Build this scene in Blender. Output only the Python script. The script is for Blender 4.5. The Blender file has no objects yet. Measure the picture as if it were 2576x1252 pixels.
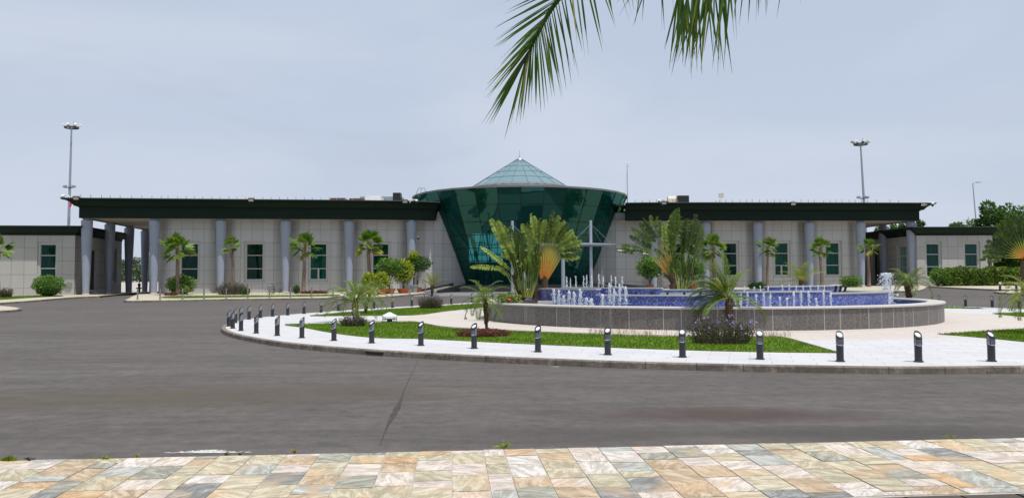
import bpy, bmesh, math, random
from math import sin, cos, pi, radians, atan2, sqrt, hypot
from mathutils import Vector, Matrix
random.seed(7)
sc = bpy.context.scene
col = sc.collection
# ---------------------------------------------------------------- camera
W, H, FP, HC = 2576, 1252, 1920.0, 1.8
pit = math.atan((703 - 626) / FP); rol = 0.005
Fv = Vector((0, cos(pit), sin(pit))); R0 = Vector((1, 0, 0)); U0 = Vector((0, -sin(pit), cos(pit)))
Rv = R0 * cos(rol) - U0 * sin(rol); Uv = U0 * cos(rol) + R0 * sin(rol)
cd = bpy.data.cameras.new('camera'); cam = bpy.data.objects.new('camera', cd); col.objects.link(cam)
M = Matrix((Rv, Uv, -Fv)).transposed().to_4x4(); M.translation = (0, 0, HC)
cam.matrix_world = M; cd.sensor_width = 36; cd.lens = FP / W * 36; cd.clip_end = 6000; cd.clip_start = 0.05
sc.camera = cam

def clamp(a, lo=0.0, hi=1.0): return max(lo, min(hi, a))
def gz(x, y):   # height of the pavements: the land rises gently towards the building
    a = clamp((y - 40) / 40)
    return (0.43 + 0.0046 * (clamp(x, -60, 60) + 46)) * a + clamp((y - 104) / 50) * 1.45
def ray(px, py): return Fv + Rv * ((px - W / 2) / FP) + Uv * ((H / 2 - py) / FP)
def TP(px, py, dz=0.0):   # where the sight line of a photo point meets the ground
    d = ray(px, py); o = Vector((0, 0, HC)); t0, t1 = 1.0, 3.0
    while t1 < 400:
        p = o + d * t1
        if p.z < gz(p.x, p.y) + dz: break
        t0 = t1; t1 *= 1.03
    for _ in range(40):
        t = (t0 + t1) / 2; p = o + d * t
        if p.z < gz(p.x, p.y) + dz: t1 = t
        else: t0 = t
    return o + d * t1
def VD(px, py, Y):
    d = ray(px, py); return Vector((0, 0, HC)) + d * (Y / d.y)

# ---------------------------------------------------------------- object helpers
def tag(o, label=None, cat=None, group=None, kind=None):
    if label: o['label'] = label
    if cat: o['category'] = cat
    if group: o['group'] = group
    if kind: o['kind'] = kind
    return o
def empty(name, loc, rz=0, label=None, cat=None, group=None):
    o = bpy.data.objects.new(name, None); col.objects.link(o)
    o.location = loc; o.rotation_euler = (0, 0, rz); o.empty_display_size = .2
    return tag(o, label, cat, group)
def copy_tree(o, parent=None):
    c = o.copy(); col.objects.link(c)
    if parent: c.parent = parent
    for ch in list(o.children): copy_tree(ch, c)
    return c
class MB:
    def __init__(s): s.v = []; s.f = []; s.uv = []; s.t = []; s.mi = []
    def face(s, pts, uv=None, t=0.5, mi=0):
        n = len(s.v); s.v += [tuple(p) for p in pts]; s.f.append(tuple(range(n, n + len(pts))))
        s.uv += (uv if uv else [(0, 0)] * len(pts)); s.t.append(t); s.mi.append(mi)
    def box(s, c, d, rz=0, t=.5, top=1.0, tilt=None, mi=0):
        hx, hy, hz = d[0] / 2, d[1] / 2, d[2] / 2; p = []
        for z, k in ((-hz, 1), (hz, top)):
            for x, y in ((-hx, -hy), (hx, -hy), (hx, hy), (-hx, hy)):
                v = Vector((x * k, y * k, z))
                if tilt: v.rotate(tilt)
                p.append(Vector((v.x * cos(rz) - v.y * sin(rz), v.x * sin(rz) + v.y * cos(rz), v.z)) + Vector(c))
        for q in ((0, 3, 2, 1), (4, 5, 6, 7), (0, 1, 5, 4), (1, 2, 6, 5), (2, 3, 7, 6), (3, 0, 4, 7)):
            s.face([p[i] for i in q], t=t, mi=mi)
    def tube(s, pts, rad, n=8, caps=True, t=.5, mi=0):
        pts = [Vector(p) for p in pts]; rings = []
        up = None
        for i, p in enumerate(pts):
            d = (pts[min(i + 1, len(pts) - 1)] - pts[max(i - 1, 0)]).normalized()
            if up is None: up = Vector((1, 0, 0)) if abs(d.x) < .8 else Vector((0, 1, 0))
            a = d.cross(up).normalized(); up = a.cross(d).normalized()
            r = rad[i] if isinstance(rad, (list, tuple)) else rad
            rings.append([p + (a * cos(2 * pi * k / n) + up * sin(2 * pi * k / n)) * r for k in range(n)])
        for i in range(len(rings) - 1):
            for k in range(n):
                s.face([rings[i][k], rings[i][(k + 1) % n], rings[i + 1][(k + 1) % n], rings[i + 1][k]][::-1], t=t, mi=mi)
        if caps: s.face(rings[0], t=t, mi=mi); s.face(rings[-1][::-1], t=t, mi=mi)
    def lathe(s, prof, n=24, c=(0, 0, 0), t=.5, a0=0, a1=2 * pi, mi=0):
        for k in range(n):
            b0 = a0 + (a1 - a0) * k / n; b1 = a0 + (a1 - a0) * (k + 1) / n
            for (r0, z0), (r1, z1) in zip(prof, prof[1:]):
                p = [(c[0] + r0 * cos(b0), c[1] + r0 * sin(b0), c[2] + z0), (c[0] + r0 * cos(b1), c[1] + r0 * sin(b1), c[2] + z0),
                     (c[0] + r1 * cos(b1), c[1] + r1 * sin(b1), c[2] + z1), (c[0] + r1 * cos(b0), c[1] + r1 * sin(b0), c[2] + z1)]
                rr = max(r0, r1); u = [(b0 * rr, z0), (b1 * rr, z0), (b1 * rr, z1), (b0 * rr, z1)]
                if r0 < 1e-5: p = [p[0], p[2], p[3]]; u = [u[0], u[2], u[3]]
                elif r1 < 1e-5: p = p[:3]; u = u[:3]
                s.face(p, u, t, mi)
    def blob(s, c, r, n=8, m=5, rough=0., t=.5, mi=0):
        if not isinstance(r, (tuple, list)): r = (r, r, r)
        g = [[None] * n for _ in range(m + 1)]
        for j in range(m + 1):
            th = pi * j / m
            for k in range(n):
                q = 1 + random.uniform(-rough, rough)
                g[j][k] = (c[0] + r[0] * q * sin(th) * cos(2 * pi * k / n), c[1] + r[1] * q * sin(th) * sin(2 * pi * k / n), c[2] + r[2] * (q if 0 < j < m else 1) * cos(th))
        for j in range(m):
            for k in range(n):
                a, b, cc, d = g[j][k], g[j + 1][k], g[j + 1][(k + 1) % n], g[j][(k + 1) % n]
                if j == 0: s.face([g[0][0], b, cc], t=t, mi=mi)
                elif j == m - 1: s.face([a, g[m][0], d], t=t, mi=mi)
                else: s.face([a, b, cc, d], t=t, mi=mi)
    def build(s, name, mat, parent=None, smooth=False, loc=None, weld=False):
        me = bpy.data.meshes.new(name)
        me.from_pydata(s.v, [], s.f)
        uvl = me.uv_layers.new(name='UVMap'); flat = [c for uv in s.uv for c in uv]
        uvl.data.foreach_set('uv', flat)
        at = me.attributes.new('tint', 'FLOAT', 'FACE'); at.data.foreach_set('value', s.t)
        mats = mat if isinstance(mat, (list, tuple)) else [mat]
        for m in mats: me.materials.append(m)
        if len(mats) > 1: me.polygons.foreach_set('material_index', s.mi)
        if weld or smooth:
            bm = bmesh.new(); bm.from_mesh(me); bmesh.ops.remove_doubles(bm, verts=bm.verts, dist=1e-4)
            bmesh.ops.recalc_face_normals(bm, faces=bm.faces); bm.to_mesh(me); bm.free()
        if smooth: me.polygons.foreach_set('use_smooth', [True] * len(me.polygons))
        me.update()
        o = bpy.data.objects.new(name, me); col.objects.link(o)
        if parent: o.parent = parent
        if loc is not None: o.location = loc
        if smooth and smooth is not True:
            try:
                with_angle = smooth
                bm = bmesh.new(); bm.from_mesh(me)
                for e in bm.edges:
                    if len(e.link_faces) == 2 and e.calc_face_angle(0) > with_angle: e.smooth = False
                bm.to_mesh(me); bm.free()
            except Exception: pass
        return o

# ---------------------------------------------------------------- materials
def newmat(name):
    m = bpy.data.materials.new(name); m.use_nodes = True; nt = m.node_tree; nt.nodes.clear()
    out = nt.nodes.new('ShaderNodeOutputMaterial'); return m, nt, out
def N(nt, t, **kw):
    n = nt.nodes.new(t)
    for k, v in kw.items():
        if k in n.inputs: n.inputs[k].default_value = v
        else: setattr(n, k, v)
    return n
def L(nt, a, b): nt.links.new(a, b)
def math_n(nt, op, a, b=None, c=None):
    n = nt.nodes.new('ShaderNodeMath'); n.operation = op
    for i, q in enumerate((a, b, c)):
        if q is None: continue
        if isinstance(q, (int, float)): n.inputs[i].default_value = q
        else: nt.links.new(q, n.inputs[i])
    return n.outputs[0]
def mixc(nt, f, a, b, mode='MIX'):
    n = nt.nodes.new('ShaderNodeMix'); n.data_type = 'RGBA'; n.blend_type = mode
    for i, q in ((0, f), (6, a), (7, b)):
        if isinstance(q, (int, float)): n.inputs[i].default_value = q
        elif isinstance(q, tuple): n.inputs[i].default_value = (*q[:3], 1)
        else: nt.links.new(q, n.inputs[i])
    return n.outputs[2]
def noise(nt, scale, detail=3, rough=.55, vec=None, out=0, dist=0):
    n = N(nt, 'ShaderNodeTexNoise'); n.inputs['Scale'].default_value = scale; n.inputs['Detail'].default_value = detail
    n.inputs['Roughness'].default_value = rough; n.inputs['Distortion'].default_value = dist
    if vec is not None: L(nt, vec, n.inputs['Vector'])
    return n.outputs[out]
def ramp(nt, f, stops, interp='LINEAR'):
    n = nt.nodes.new('ShaderNodeValToRGB'); cr = n.color_ramp; cr.interpolation = interp
    while len(cr.elements) < len(stops): cr.elements.new(.5)
    for e, (p, c) in zip(cr.elements, stops):
        e.position = p; e.color = (*c, 1) if isinstance(c, tuple) else (c, c, c, 1)
    L(nt, f, n.inputs[0]); return n.outputs[0]
def objco(nt): return nt.nodes.new('ShaderNodeTexCoord').outputs['Object']
def geopos(nt): return nt.nodes.new('ShaderNodeNewGeometry').outputs['Position']
def mapv(nt, v, scale=(1, 1, 1), rot=(0, 0, 0), loc=(0, 0, 0)):
    n = nt.nodes.new('ShaderNodeMapping'); n.inputs['Scale'].default_value = scale; n.inputs['Rotation'].default_value = rot
    n.inputs['Location'].default_value = loc; L(nt, v, n.inputs[0]); return n.outputs[0]
def prin(nt, out, color, rough=.6, metal=0, spec=.5, bump=None, bstr=.3, bdist=.02, **kw):
    p = nt.nodes.new('ShaderNodeBsdfPrincipled')
    if isinstance(color, tuple): p.inputs['Base Color'].default_value = (*color, 1)
    else: L(nt, color, p.inputs['Base Color'])
    if isinstance(rough, (int, float)): p.inputs['Roughness'].default_value = rough
    else: L(nt, rough, p.inputs['Roughness'])
    p.inputs['Metallic'].default_value = metal; p.inputs['Specular IOR Level'].default_value = spec
    if bump is not None:
        b = nt.nodes.new('ShaderNodeBump'); b.inputs['Strength'].default_value = bstr; b.inputs['Distance'].default_value = bdist
        L(nt, bump, b.inputs['Height']); L(nt, b.outputs[0], p.inputs['Normal'])
    if out: L(nt, p.outputs[0], out.inputs[0])
    return p
def simple(name, c, rough=.6, metal=0, spec=.4, var=.12, vs=3.0, bumpy=0):
    m, nt, out = newmat(name); v = objco(nt); n = noise(nt, vs, 5, .6, v)
    cc = ramp(nt, n, [(.25, tuple(x * (1 - var) for x in c)), (.75, tuple(min(1, x * (1 + var)) for x in c))])
    prin(nt, out, cc, rough, metal, spec, bump=noise(nt, vs * 12, 4, .6, v) if bumpy else None, bstr=bumpy or .1, bdist=.01)
    return m
def leafmat(name, c1, c2, c3=None, rough=.45, trans=.35, spec=.4, pos=(0., .55, 1.)):
    m, nt, out = newmat(name); a = N(nt, 'ShaderNodeAttribute', attribute_name='tint')
    cc = ramp(nt, a.outputs['Fac'], [(pos[0], c1), (pos[1], c2), (pos[2], c3 or c2)])
    p = prin(nt, None, cc, rough, 0, spec)
    t = nt.nodes.new('ShaderNodeBsdfTranslucent'); L(nt, mixc(nt, 1, cc, (1.1, 1.25, .5), 'MULTIPLY'), t.inputs[0])
    mx = nt.nodes.new('ShaderNodeMixShader'); mx.inputs[0].default_value = trans
    L(nt, p.outputs[0], mx.inputs[1]); L(nt, t.outputs[0], mx.inputs[2]); L(nt, mx.outputs[0], out.inputs[0]); return m
MAT = {}
def uvn(nt): return nt.nodes.new('ShaderNodeUVMap').outputs[0]
def sep(nt, v): n = nt.nodes.new('ShaderNodeSeparateXYZ'); L(nt, v, n.inputs[0]); return n.outputs
def comb(nt, x, y, z=0):
    n = nt.nodes.new('ShaderNodeCombineXYZ')
    for i, q in enumerate((x, y, z)):
        if isinstance(q, (int, float)): n.inputs[i].default_value = q
        else: L(nt, q, n.inputs[i])
    return n.outputs[0]
def panelmat(name, c, pw, ph, lw=.014, jc=.28, var=.05, stain=.12, zoff=0.0, rough=.55):
    m, nt, out = newmat(name); s = sep(nt, uvn(nt))
    a = math_n(nt, 'DIVIDE', s[0], pw); b = math_n(nt, 'DIVIDE', math_n(nt, 'ADD', s[1], zoff), ph)
    fa = math_n(nt, 'FRACT', a); fb = math_n(nt, 'FRACT', b)
    la = math_n(nt, 'LESS_THAN', fa, lw * 2 / pw); lb = math_n(nt, 'LESS_THAN', fb, lw * 2 / ph)
    line = math_n(nt, 'MAXIMUM', la, lb)
    wn = nt.nodes.new('ShaderNodeTexWhiteNoise'); wn.noise_dimensions = '2D'
    L(nt, comb(nt, math_n(nt, 'FLOOR', a), math_n(nt, 'FLOOR', b)), wn.inputs['Vector'])
    base = ramp(nt, wn.outputs['Value'], [(0, tuple(x * (1 - var) for x in c)), (1, tuple(x * (1 + var) for x in c))])
    n1 = noise(nt, 1.3, 5, .6, mapv(nt, uvn(nt), (1, .25, 1)))
    base = mixc(nt, math_n(nt, 'MULTIPLY', math_n(nt, 'SUBTRACT', n1, .35), stain * 2.5), base, (c[0] * .62, c[1] * .6, c[2] * .56))
    cc = mixc(nt, line, base, (c[0] * jc, c[1] * jc, c[2] * jc))
    prin(nt, out, cc, rough, 0, .35, bump=math_n(nt, 'SUBTRACT', 1, line), bstr=.4, bdist=.01)
    return m
MAT['clad'] = panelmat('cladding_panels', (.43, .428, .42), 1.17, 1.49, zoff=.02)
MAT['cladR'] = panelmat('annex_cladding_panels', (.40, .39, .37), 1.25, 1.43, zoff=.3)
MAT['clad_edge'] = simple('cladding_trim', (.41, .405, .395), .5, var=.04)
MAT['col'] = simple('painted_column', (.285, .32, .40), .5, var=.06, vs=1.2)
MAT['colbase'] = simple('column_base_stone', (.55, .42, .35), .7)
MAT['fascia'] = simple('dark_green_fascia', (.006, .017, .011), .6, spec=.18, var=.2, vs=.6)
MAT['coping'] = simple('grey_coping', (.07, .085, .085), .5, var=.1)
MAT['soffit'] = simple('cream_soffit', (.62, .55, .45), .7, var=.06)
MAT['bar'] = simple('skylight_bar', (.12, .17, .17), .5); MAT['skirt'] = simple('zinc_sheet', (.16, .165, .17), .75, var=.1)
MAT['roof'] = simple('roof_membrane', (.35, .35, .34), .8, var=.15)
MAT['metal'] = simple('grey_painted_metal', (.38, .42, .48), .4, metal=.3, var=.06)
MAT['galv'] = simple('galvanised_steel', (.33, .36, .40), .4, metal=.6, var=.1)
MAT['white'] = simple('white_paint', (.78, .78, .76), .4, var=.04)
MAT['black'] = simple('black_plastic', (.015, .015, .017), .4, var=.2)
MAT['darkmetal'] = simple('dark_metal', (.06, .063, .065), .4, metal=.4, var=.1)
MAT['lens'] = simple('lamp_glass', (.55, .52, .42), .2, var=.1)
MAT['frame'] = simple('window_frame_metal', (.42, .41, .38), .4, var=.05)
MAT['brown'] = simple('maroon_sheet', (.13, .04, .035), .6)
MAT['redcloth'] = simple('red_white_cloth', (.6, .03, .03), .7)
MAT['orange'] = simple('terracotta_pot', (.42, .10, .045), .6, var=.15, vs=6)
MAT['greypot'] = simple('grey_bucket', (.25, .29, .31), .5, var=.08)
MAT['yellowpot'] = simple('yellow_pot', (.75, .42, .02), .45, var=.08)
MAT['soil'] = simple('planting_soil', (.09, .06, .045), .95, var=.35, vs=8, bumpy=.6)
MAT['granite_black'] = simple('black_granite', (.030, .031, .034), .3, spec=.5, var=.3, vs=14)
MAT['granite_cap'] = simple('granite_coping', (.46, .44, .41), .5, var=.12, vs=18)
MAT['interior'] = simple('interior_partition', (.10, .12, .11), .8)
MAT['steelrib'] = simple('interior_steel', (.55, .58, .56), .5)
MAT['cream_int'] = simple('interior_plaster', (.45, .43, .38), .8)

def glassmat(name, tint, gloss, base=.16, rough=.02, backfac=0.0, wav=.0, diff=None, dfac=.3):
    m, nt, out = newmat(name)
    tr = nt.nodes.new('ShaderNodeBsdfTransparent'); tr.inputs[0].default_value = (*tint, 1)
    gl = nt.nodes.new('ShaderNodeBsdfGlossy'); gl.inputs[0].default_value = (*gloss, 1); gl.inputs['Roughness'].default_value = rough
    b = nt.nodes.new('ShaderNodeBump'); b.inputs['Strength'].default_value = wav; b.inputs['Distance'].default_value = .05
    L(nt, noise(nt, .35, 2, .5, objco(nt)), b.inputs['Height']); L(nt, b.outputs[0], gl.inputs['Normal'])
    fr = nt.nodes.new('ShaderNodeFresnel'); fr.inputs[0].default_value = 1.5
    f = math_n(nt, 'MINIMUM', math_n(nt, 'ADD', fr.outputs[0], base), 1.0)
    mx = nt.nodes.new('ShaderNodeMixShader'); L(nt, f, mx.inputs[0]); 
    src = tr.outputs[0]
    if diff:
        d = nt.nodes.new('ShaderNodeBsdfDiffuse'); d.inputs[0].default_value = (*diff, 1)
        m2 = nt.nodes.new('ShaderNodeMixShader'); m2.inputs[0].default_value = dfac
        L(nt, tr.outputs[0], m2.inputs[1]); L(nt, d.outputs[0], m2.inputs[2]); src = m2.outputs[0]
    L(nt, src, mx.inputs[1]); L(nt, gl.outputs[0], mx.inputs[2]); L(nt, mx.outputs[0], out.inputs[0]); return m
MAT['glass'] = glassmat('green_tinted_glass', (.10, .50, .42), (.20, .52, .46), .09, wav=.3, diff=(.006, .085, .070), dfac=.42)
MAT['sky_glass'] = glassmat('pale_teal_glass', (.58, .84, .88), (.8, .95, 1), .18, wav=.2, diff=(.30, .48, .52), dfac=.45)
MAT['rear_glass'] = glassmat('turquoise_glass', (.75, .85, .95), (.4, .8, .8), .02)
MAT['pane'] = glassmat('window_pane', (.55, .80, .70), (.30, .5, .45), .0, wav=.3)
def curtain(name, c1, c2):
    m, nt, out = newmat(name); v = objco(nt)
    n = noise(nt, 9, 3, .5, mapv(nt, v, (1, 1, .08)))
    prin(nt, out, ramp(nt, n, [(.35, c1), (.65, c2)]), .7, 0, .2); return m
MAT['curtain_teal'] = curtain('teal_curtain', (.015, .15, .125), (.04, .30, .25))
MAT['curtain_dark'] = curtain('dark_green_curtain', (.006, .03, .022), (.02, .085, .05))
MAT['curtain_green'] = curtain('green_curtain', (.02, .12, .03), (.05, .22, .06))
MAT['curtain_blue'] = curtain('blue_green_curtain', (.006, .045, .042), (.018, .11, .095))

# asphalt
m, nt, out = newmat('asphalt'); v = geopos(nt)
big = noise(nt, .16, 5, .6, mapv(nt, v, (.55, 1.5, 1)), dist=.6); mid = noise(nt, 1.6, 6, .65, mapv(nt, v, (.35, 1.6, 1))); fine = noise(nt, 42, 4, .75, v); blot = noise(nt, 4.5, 6, .7, v)
cc = ramp(nt, big, [(.3, (.084, .074, .066)), (.55, (.106, .094, .087)), (.75, (.115, .107, .101))])
cc = mixc(nt, ramp(nt, mid, [(.36, .75), (.58, 0.)]), cc, (.072, .066, .064))
cc = mixc(nt, .5, cc, ramp(nt, blot, [(.3, .28), (.7, .70)]), 'OVERLAY')
vor = N(nt, 'ShaderNodeTexVoronoi', Scale=55.0); L(nt, v, vor.inputs['Vector'])
cc = mixc(nt, .55, cc, ramp(nt, fine, [(.25, .25), (.75, .78)]), 'OVERLAY')
cc = mixc(nt, math_n(nt, 'LESS_THAN', vor.outputs['Distance'], .13), cc, (.20, .19, .18))
s = sep(nt, v); ns = noise(nt, .5, 5, .6, v)
def stain(cx, cy, rx, ry, rz=0.0):
    X = math_n(nt, 'SUBTRACT', s[0], cx); Yy = math_n(nt, 'SUBTRACT', s[1], cy)
    X2 = math_n(nt, 'ADD', math_n(nt, 'MULTIPLY', X, cos(rz)), math_n(nt, 'MULTIPLY', Yy, sin(rz)))
    Y2 = math_n(nt, 'SUBTRACT', math_n(nt, 'MULTIPLY', Yy, cos(rz)), math_n(nt, 'MULTIPLY', X, sin(rz)))
    d = math_n(nt, 'ADD', math_n(nt, 'POWER', math_n(nt, 'ABSOLUTE', math_n(nt, 'DIVIDE', X2, rx)), 2.0), math_n(nt, 'POWER', math_n(nt, 'ABSOLUTE', math_n(nt, 'DIVIDE', Y2, ry)), 2.0))
    d = math_n(nt, 'ADD', d, math_n(nt, 'MULTIPLY', math_n(nt, 'SUBTRACT', ns, .5), 2.6))
    n = nt.nodes.new('ShaderNodeMapRange'); n.inputs[1].default_value = 1.55; n.inputs[2].default_value = .15; L(nt, d, n.inputs[0]); return n.outputs[0]
cc = mixc(nt, math_n(nt, 'MULTIPLY', stain(-6.2, 12.9, 6.5, 1.2, .12), .62), cc, (.078, .062, .045))
cc = mixc(nt, math_n(nt, 'MULTIPLY', stain(2.9, 11.0, 2.2, .6, -.05), .75), cc, (.052, .036, .029))
cc = mixc(nt, math_n(nt, 'MULTIPLY', stain(5.0, 9.6, 2.2, .5, 0), .75), cc, (.050, .045, .043))
cc = mixc(nt, math_n(nt, 'MULTIPLY', stain(.8, 9.6, 1.6, .5, .1), .6), cc, (.056, .050, .047))
prin(nt, out, cc, .85, 0, .25, bump=fine, bstr=.5, bdist=.012)
MAT['asphalt'] = m
# paved island: white outer, cream inner
FC = (8.9, 36.6)
def paving(name, c_out, c_in=None, rin=14.3, w=.9, h=.45, rz=.3, jc=.62, var=.09):
    m, nt, out = newmat(name); v = geopos(nt)
    br = N(nt, 'ShaderNodeTexBrick'); br.inputs['Scale'].default_value = 1; br.inputs['Mortar Size'].default_value = .010
    br.inputs['Brick Width'].default_value = w; br.inputs['Row Height'].default_value = h; br.offset = .5
    br.inputs['Color1'].default_value = (1 - var, 1 - var, 1 - var, 1); br.inputs['Color2'].default_value = (1, 1, 1, 1); br.inputs['Mortar'].default_value = (jc, jc, jc, 1)
    L(nt, mapv(nt, v, rot=(0, 0, rz)), br.inputs[0])
    base = c_out
    if c_in:
        s = sep(nt, v); d = math_n(nt, 'SQRT', math_n(nt, 'ADD', math_n(nt, 'POWER', math_n(nt, 'SUBTRACT', s[0], FC[0]), 2.0), math_n(nt, 'POWER', math_n(nt, 'SUBTRACT', s[1], FC[1]), 2.0)))
        base = mixc(nt, math_n(nt, 'LESS_THAN', d, rin), c_out, c_in)
    cc = mixc(nt, 1, base, br.outputs[0], 'MULTIPLY')
    n = noise(nt, .7, 6, .6, v); cc = mixc(nt, ramp(nt, n, [(.4, 0.), (.75, .35)]), cc, (c_out[0] * .8, c_out[1] * .77, c_out[2] * .72))
    cc = mixc(nt, .25, cc, ramp(nt, noise(nt, 25, 4, .6, v), [(.3, .35), (.7, .65)]), 'OVERLAY')
    prin(nt, out, cc, .7, 0, .3, bump=br.outputs[0], bstr=.15, bdist=.01); return m
MAT['pave'] = paving('island_paving', (.53, .53, .545), (.53, .475, .43))
MAT['walk'] = paving('cream_sidewalk_paving', (.47, .43, .34), w=.6, h=.4, rz=.1)
MAT['plaza'] = paving('grey_plaza_paving', (.20, .20, .205), w=.8, h=.8)
MAT['concrete'] = paving('apron_concrete', (.42, .39, .36), w=6, h=6, jc=.6)
# kerb
m, nt, out = newmat('kerb_stone'); v = geopos(nt); n = noise(nt, 9, 6, .7, v); n2 = noise(nt, 2, 4, .6, v)
u = sep(nt, uvn(nt)); un = math_n(nt, 'ADD', math_n(nt, 'DIVIDE', u[0], .8), math_n(nt, 'MULTIPLY', math_n(nt, 'SINE', math_n(nt, 'MULTIPLY', u[0], 1.37)), .28)); j = math_n(nt, 'LESS_THAN', math_n(nt, 'FRACT', un), .02)
wk = nt.nodes.new('ShaderNodeTexWhiteNoise'); wk.noise_dimensions = '1D'; L(nt, math_n(nt, 'FLOOR', un), wk.inputs['W'])
cc = ramp(nt, n, [(.3, (.10, .085, .07)), (.55, (.22, .19, .16)), (.72, (.40, .36, .31))])
cc = mixc(nt, ramp(nt, n2, [(.42, 0.), (.62, .75)]), cc, (.085, .07, .055)); cc = mixc(nt, math_n(nt, 'MULTIPLY', wk.outputs['Value'], .35), cc, (.30, .26, .21)); cc = mixc(nt, math_n(nt, 'MULTIPLY', j, .7), cc, (.04, .035, .03))
prin(nt, out, cc, .85, 0, .2, bump=n, bstr=.5, bdist=.02); MAT['kerb'] = m
# stone flags
m, nt, out = newmat('sandstone_flags'); a = N(nt, 'ShaderNodeAttribute', attribute_name='tint'); v = geopos(nt)
base = ramp(nt, a.outputs['Fac'], [(0, (.46, .36, .25)), (.12, (.50, .45, .33)), (.28, (.32, .32, .27)), (.38, (.56, .50, .45)), (.50, (.40, .41, .38)), (.60, (.50, .35, .20)), (.66, (.58, .52, .46)), (.78, (.45, .41, .30)), (.90, (.24, .245, .24)), (.95, (.58, .55, .51))], 'CONSTANT')
rotv = nt.nodes.new('ShaderNodeVectorRotate'); L(nt, v, rotv.inputs['Vector']); L(nt, math_n(nt, 'MULTIPLY', a.outputs['Fac'], 40.0), rotv.inputs['Angle'])
off = nt.nodes.new('ShaderNodeVectorMath'); off.operation = 'ADD'; L(nt, rotv.outputs[0], off.inputs[0]); L(nt, comb(nt, math_n(nt, 'MULTIPLY', a.outputs['Fac'], 77.0), 0), off.inputs[1])
st = noise(nt, 4.2, 9, .72, mapv(nt, off.outputs[0], (1, 3.0, 1)), dist=.7); st2 = noise(nt, 1.6, 4, .5, off.outputs[0], dist=.8)
cc = mixc(nt, ramp(nt, st, [(.44, .85), (.55, 0.)]), base, mixc(nt, 1, base, (.62, .59, .55), 'MULTIPLY'))
cc = mixc(nt, ramp(nt, st, [(.55, 0.), (.72, .5)]), cc, (.70, .67, .62))
cc = mixc(nt, ramp(nt, st2, [(.54, 0.), (.68, .55)]), cc, (.56, .37, .20))
cc = mixc(nt, .3, cc, ramp(nt, noise(nt, 60, 5, .7, v), [(.3, .3), (.7, .7)]), 'OVERLAY')
prin(nt, out, cc, .75, 0, .3, bump=st, bstr=.5, bdist=.03); MAT['flags'] = m
MAT['mortar'] = simple('mortar', (.42, .39, .34), .9, var=.2, vs=8, bumpy=.4)
# grass
m, nt, out = newmat('lawn_soil'); v = geopos(nt); n = noise(nt, 1.2, 6, .65, v); n2 = noise(nt, 14, 4, .7, v)
cc = ramp(nt, n, [(.3, (.075, .135, .014)), (.55, (.105, .18, .018)), (.75, (.16, .22, .03))]); cc = mixc(nt, .6, cc, ramp(nt, n2, [(.2, .15), (.8, .8)]), 'OVERLAY')
prin(nt, out, cc, .9, 0, .1, bump=n2, bstr=.8, bdist=.05); MAT['lawn'] = m
MAT['blade'] = leafmat('grass_blades', (.08, .155, .014), (.14, .24, .02), (.27, .31, .05), .6, .4, .12)
m, nt, out = newmat('open_land'); v = geopos(nt); n = noise(nt, .03, 8, .7, v)
cc = ramp(nt, n, [(.3, (.07, .10, .03)), (.55, (.10, .13, .045)), (.75, (.20, .17, .10))]); prin(nt, out, cc, .95, 0, .1); MAT['land'] = m
# fountain stone
m, nt, out = newmat('fountain_granite'); s = sep(nt, uvn(nt)); v = geopos(nt)
pa = math_n(nt, 'DIVIDE', s[0], .62); wn = nt.nodes.new('ShaderNodeTexWhiteNoise'); wn.noise_dimensions = '1D'; L(nt, math_n(nt, 'FLOOR', pa), wn.inputs['W'])
sp = noise(nt, 26, 6, .75, v); sp2 = noise(nt, 7, 5, .6, v)
cc = ramp(nt, sp, [(.38, (.035, .030, .026)), (.50, (.115, .105, .095)), (.64, (.27, .255, .235))])
cc = mixc(nt, ramp(nt, sp2, [(.35, .35), (.65, .0)]), cc, (.10, .085, .075))
cc = mixc(nt, math_n(nt, 'MULTIPLY', wn.outputs['Value'], .3), cc, (.20, .19, .185))
strk = noise(nt, 3.2, 3, .6, mapv(nt, uvn(nt), (1.6, .05, 1)))
cc = mixc(nt, ramp(nt, strk, [(.58, 0.), (.72, .4)]), cc, (.45, .43, .41))
fj = math_n(nt, 'FRACT', pa); j = math_n(nt, 'LESS_THAN', fj, .028); wn2 = math_n(nt, 'GREATER_THAN', wn.outputs['Value'], .45)
cc = mixc(nt, math_n(nt, 'MULTIPLY', math_n(nt, 'MULTIPLY', j, .7), math_n(nt, 'ADD', math_n(nt, 'MULTIPLY', wn2, .8), .2)), cc, (.62, .60, .57))
prin(nt, out, cc, .5, 0, .4, bump=sp, bstr=.15, bdist=.01); MAT['fgranite'] = m
# mosaic
m, nt, out = newmat('blue_mosaic'); s = sep(nt, uvn(nt)); wn = nt.nodes.new('ShaderNodeTexWhiteNoise'); wn.noise_dimensions = '2D'
a = math_n(nt, 'DIVIDE', s[0], .055); b = math_n(nt, 'DIVIDE', s[1], .055)
L(nt, comb(nt, math_n(nt, 'FLOOR', a), math_n(nt, 'FLOOR', b)), wn.inputs['Vector'])
cc = ramp(nt, wn.outputs['Value'], [(0, (.030, .038, .17)), (.45, (.070, .092, .36)), (.8, (.13, .155, .46)), (1, (.28, .32, .58))])
g = math_n(nt, 'MAXIMUM', math_n(nt, 'LESS_THAN', math_n(nt, 'FRACT', a), .12), math_n(nt, 'LESS_THAN', math_n(nt, 'FRACT', b), .12))
cc = mixc(nt, g, cc, (.18, .19, .31)); cc = mixc(nt, ramp(nt, noise(nt, 1.4, 4, .6, mapv(nt, uvn(nt), (1, .4, 1))), [(.5, 0.), (.75, .35)]), cc, (.35, .37, .55))
prin(nt, out, cc, .22, 0, .5); MAT['mosaic'] = m
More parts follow.
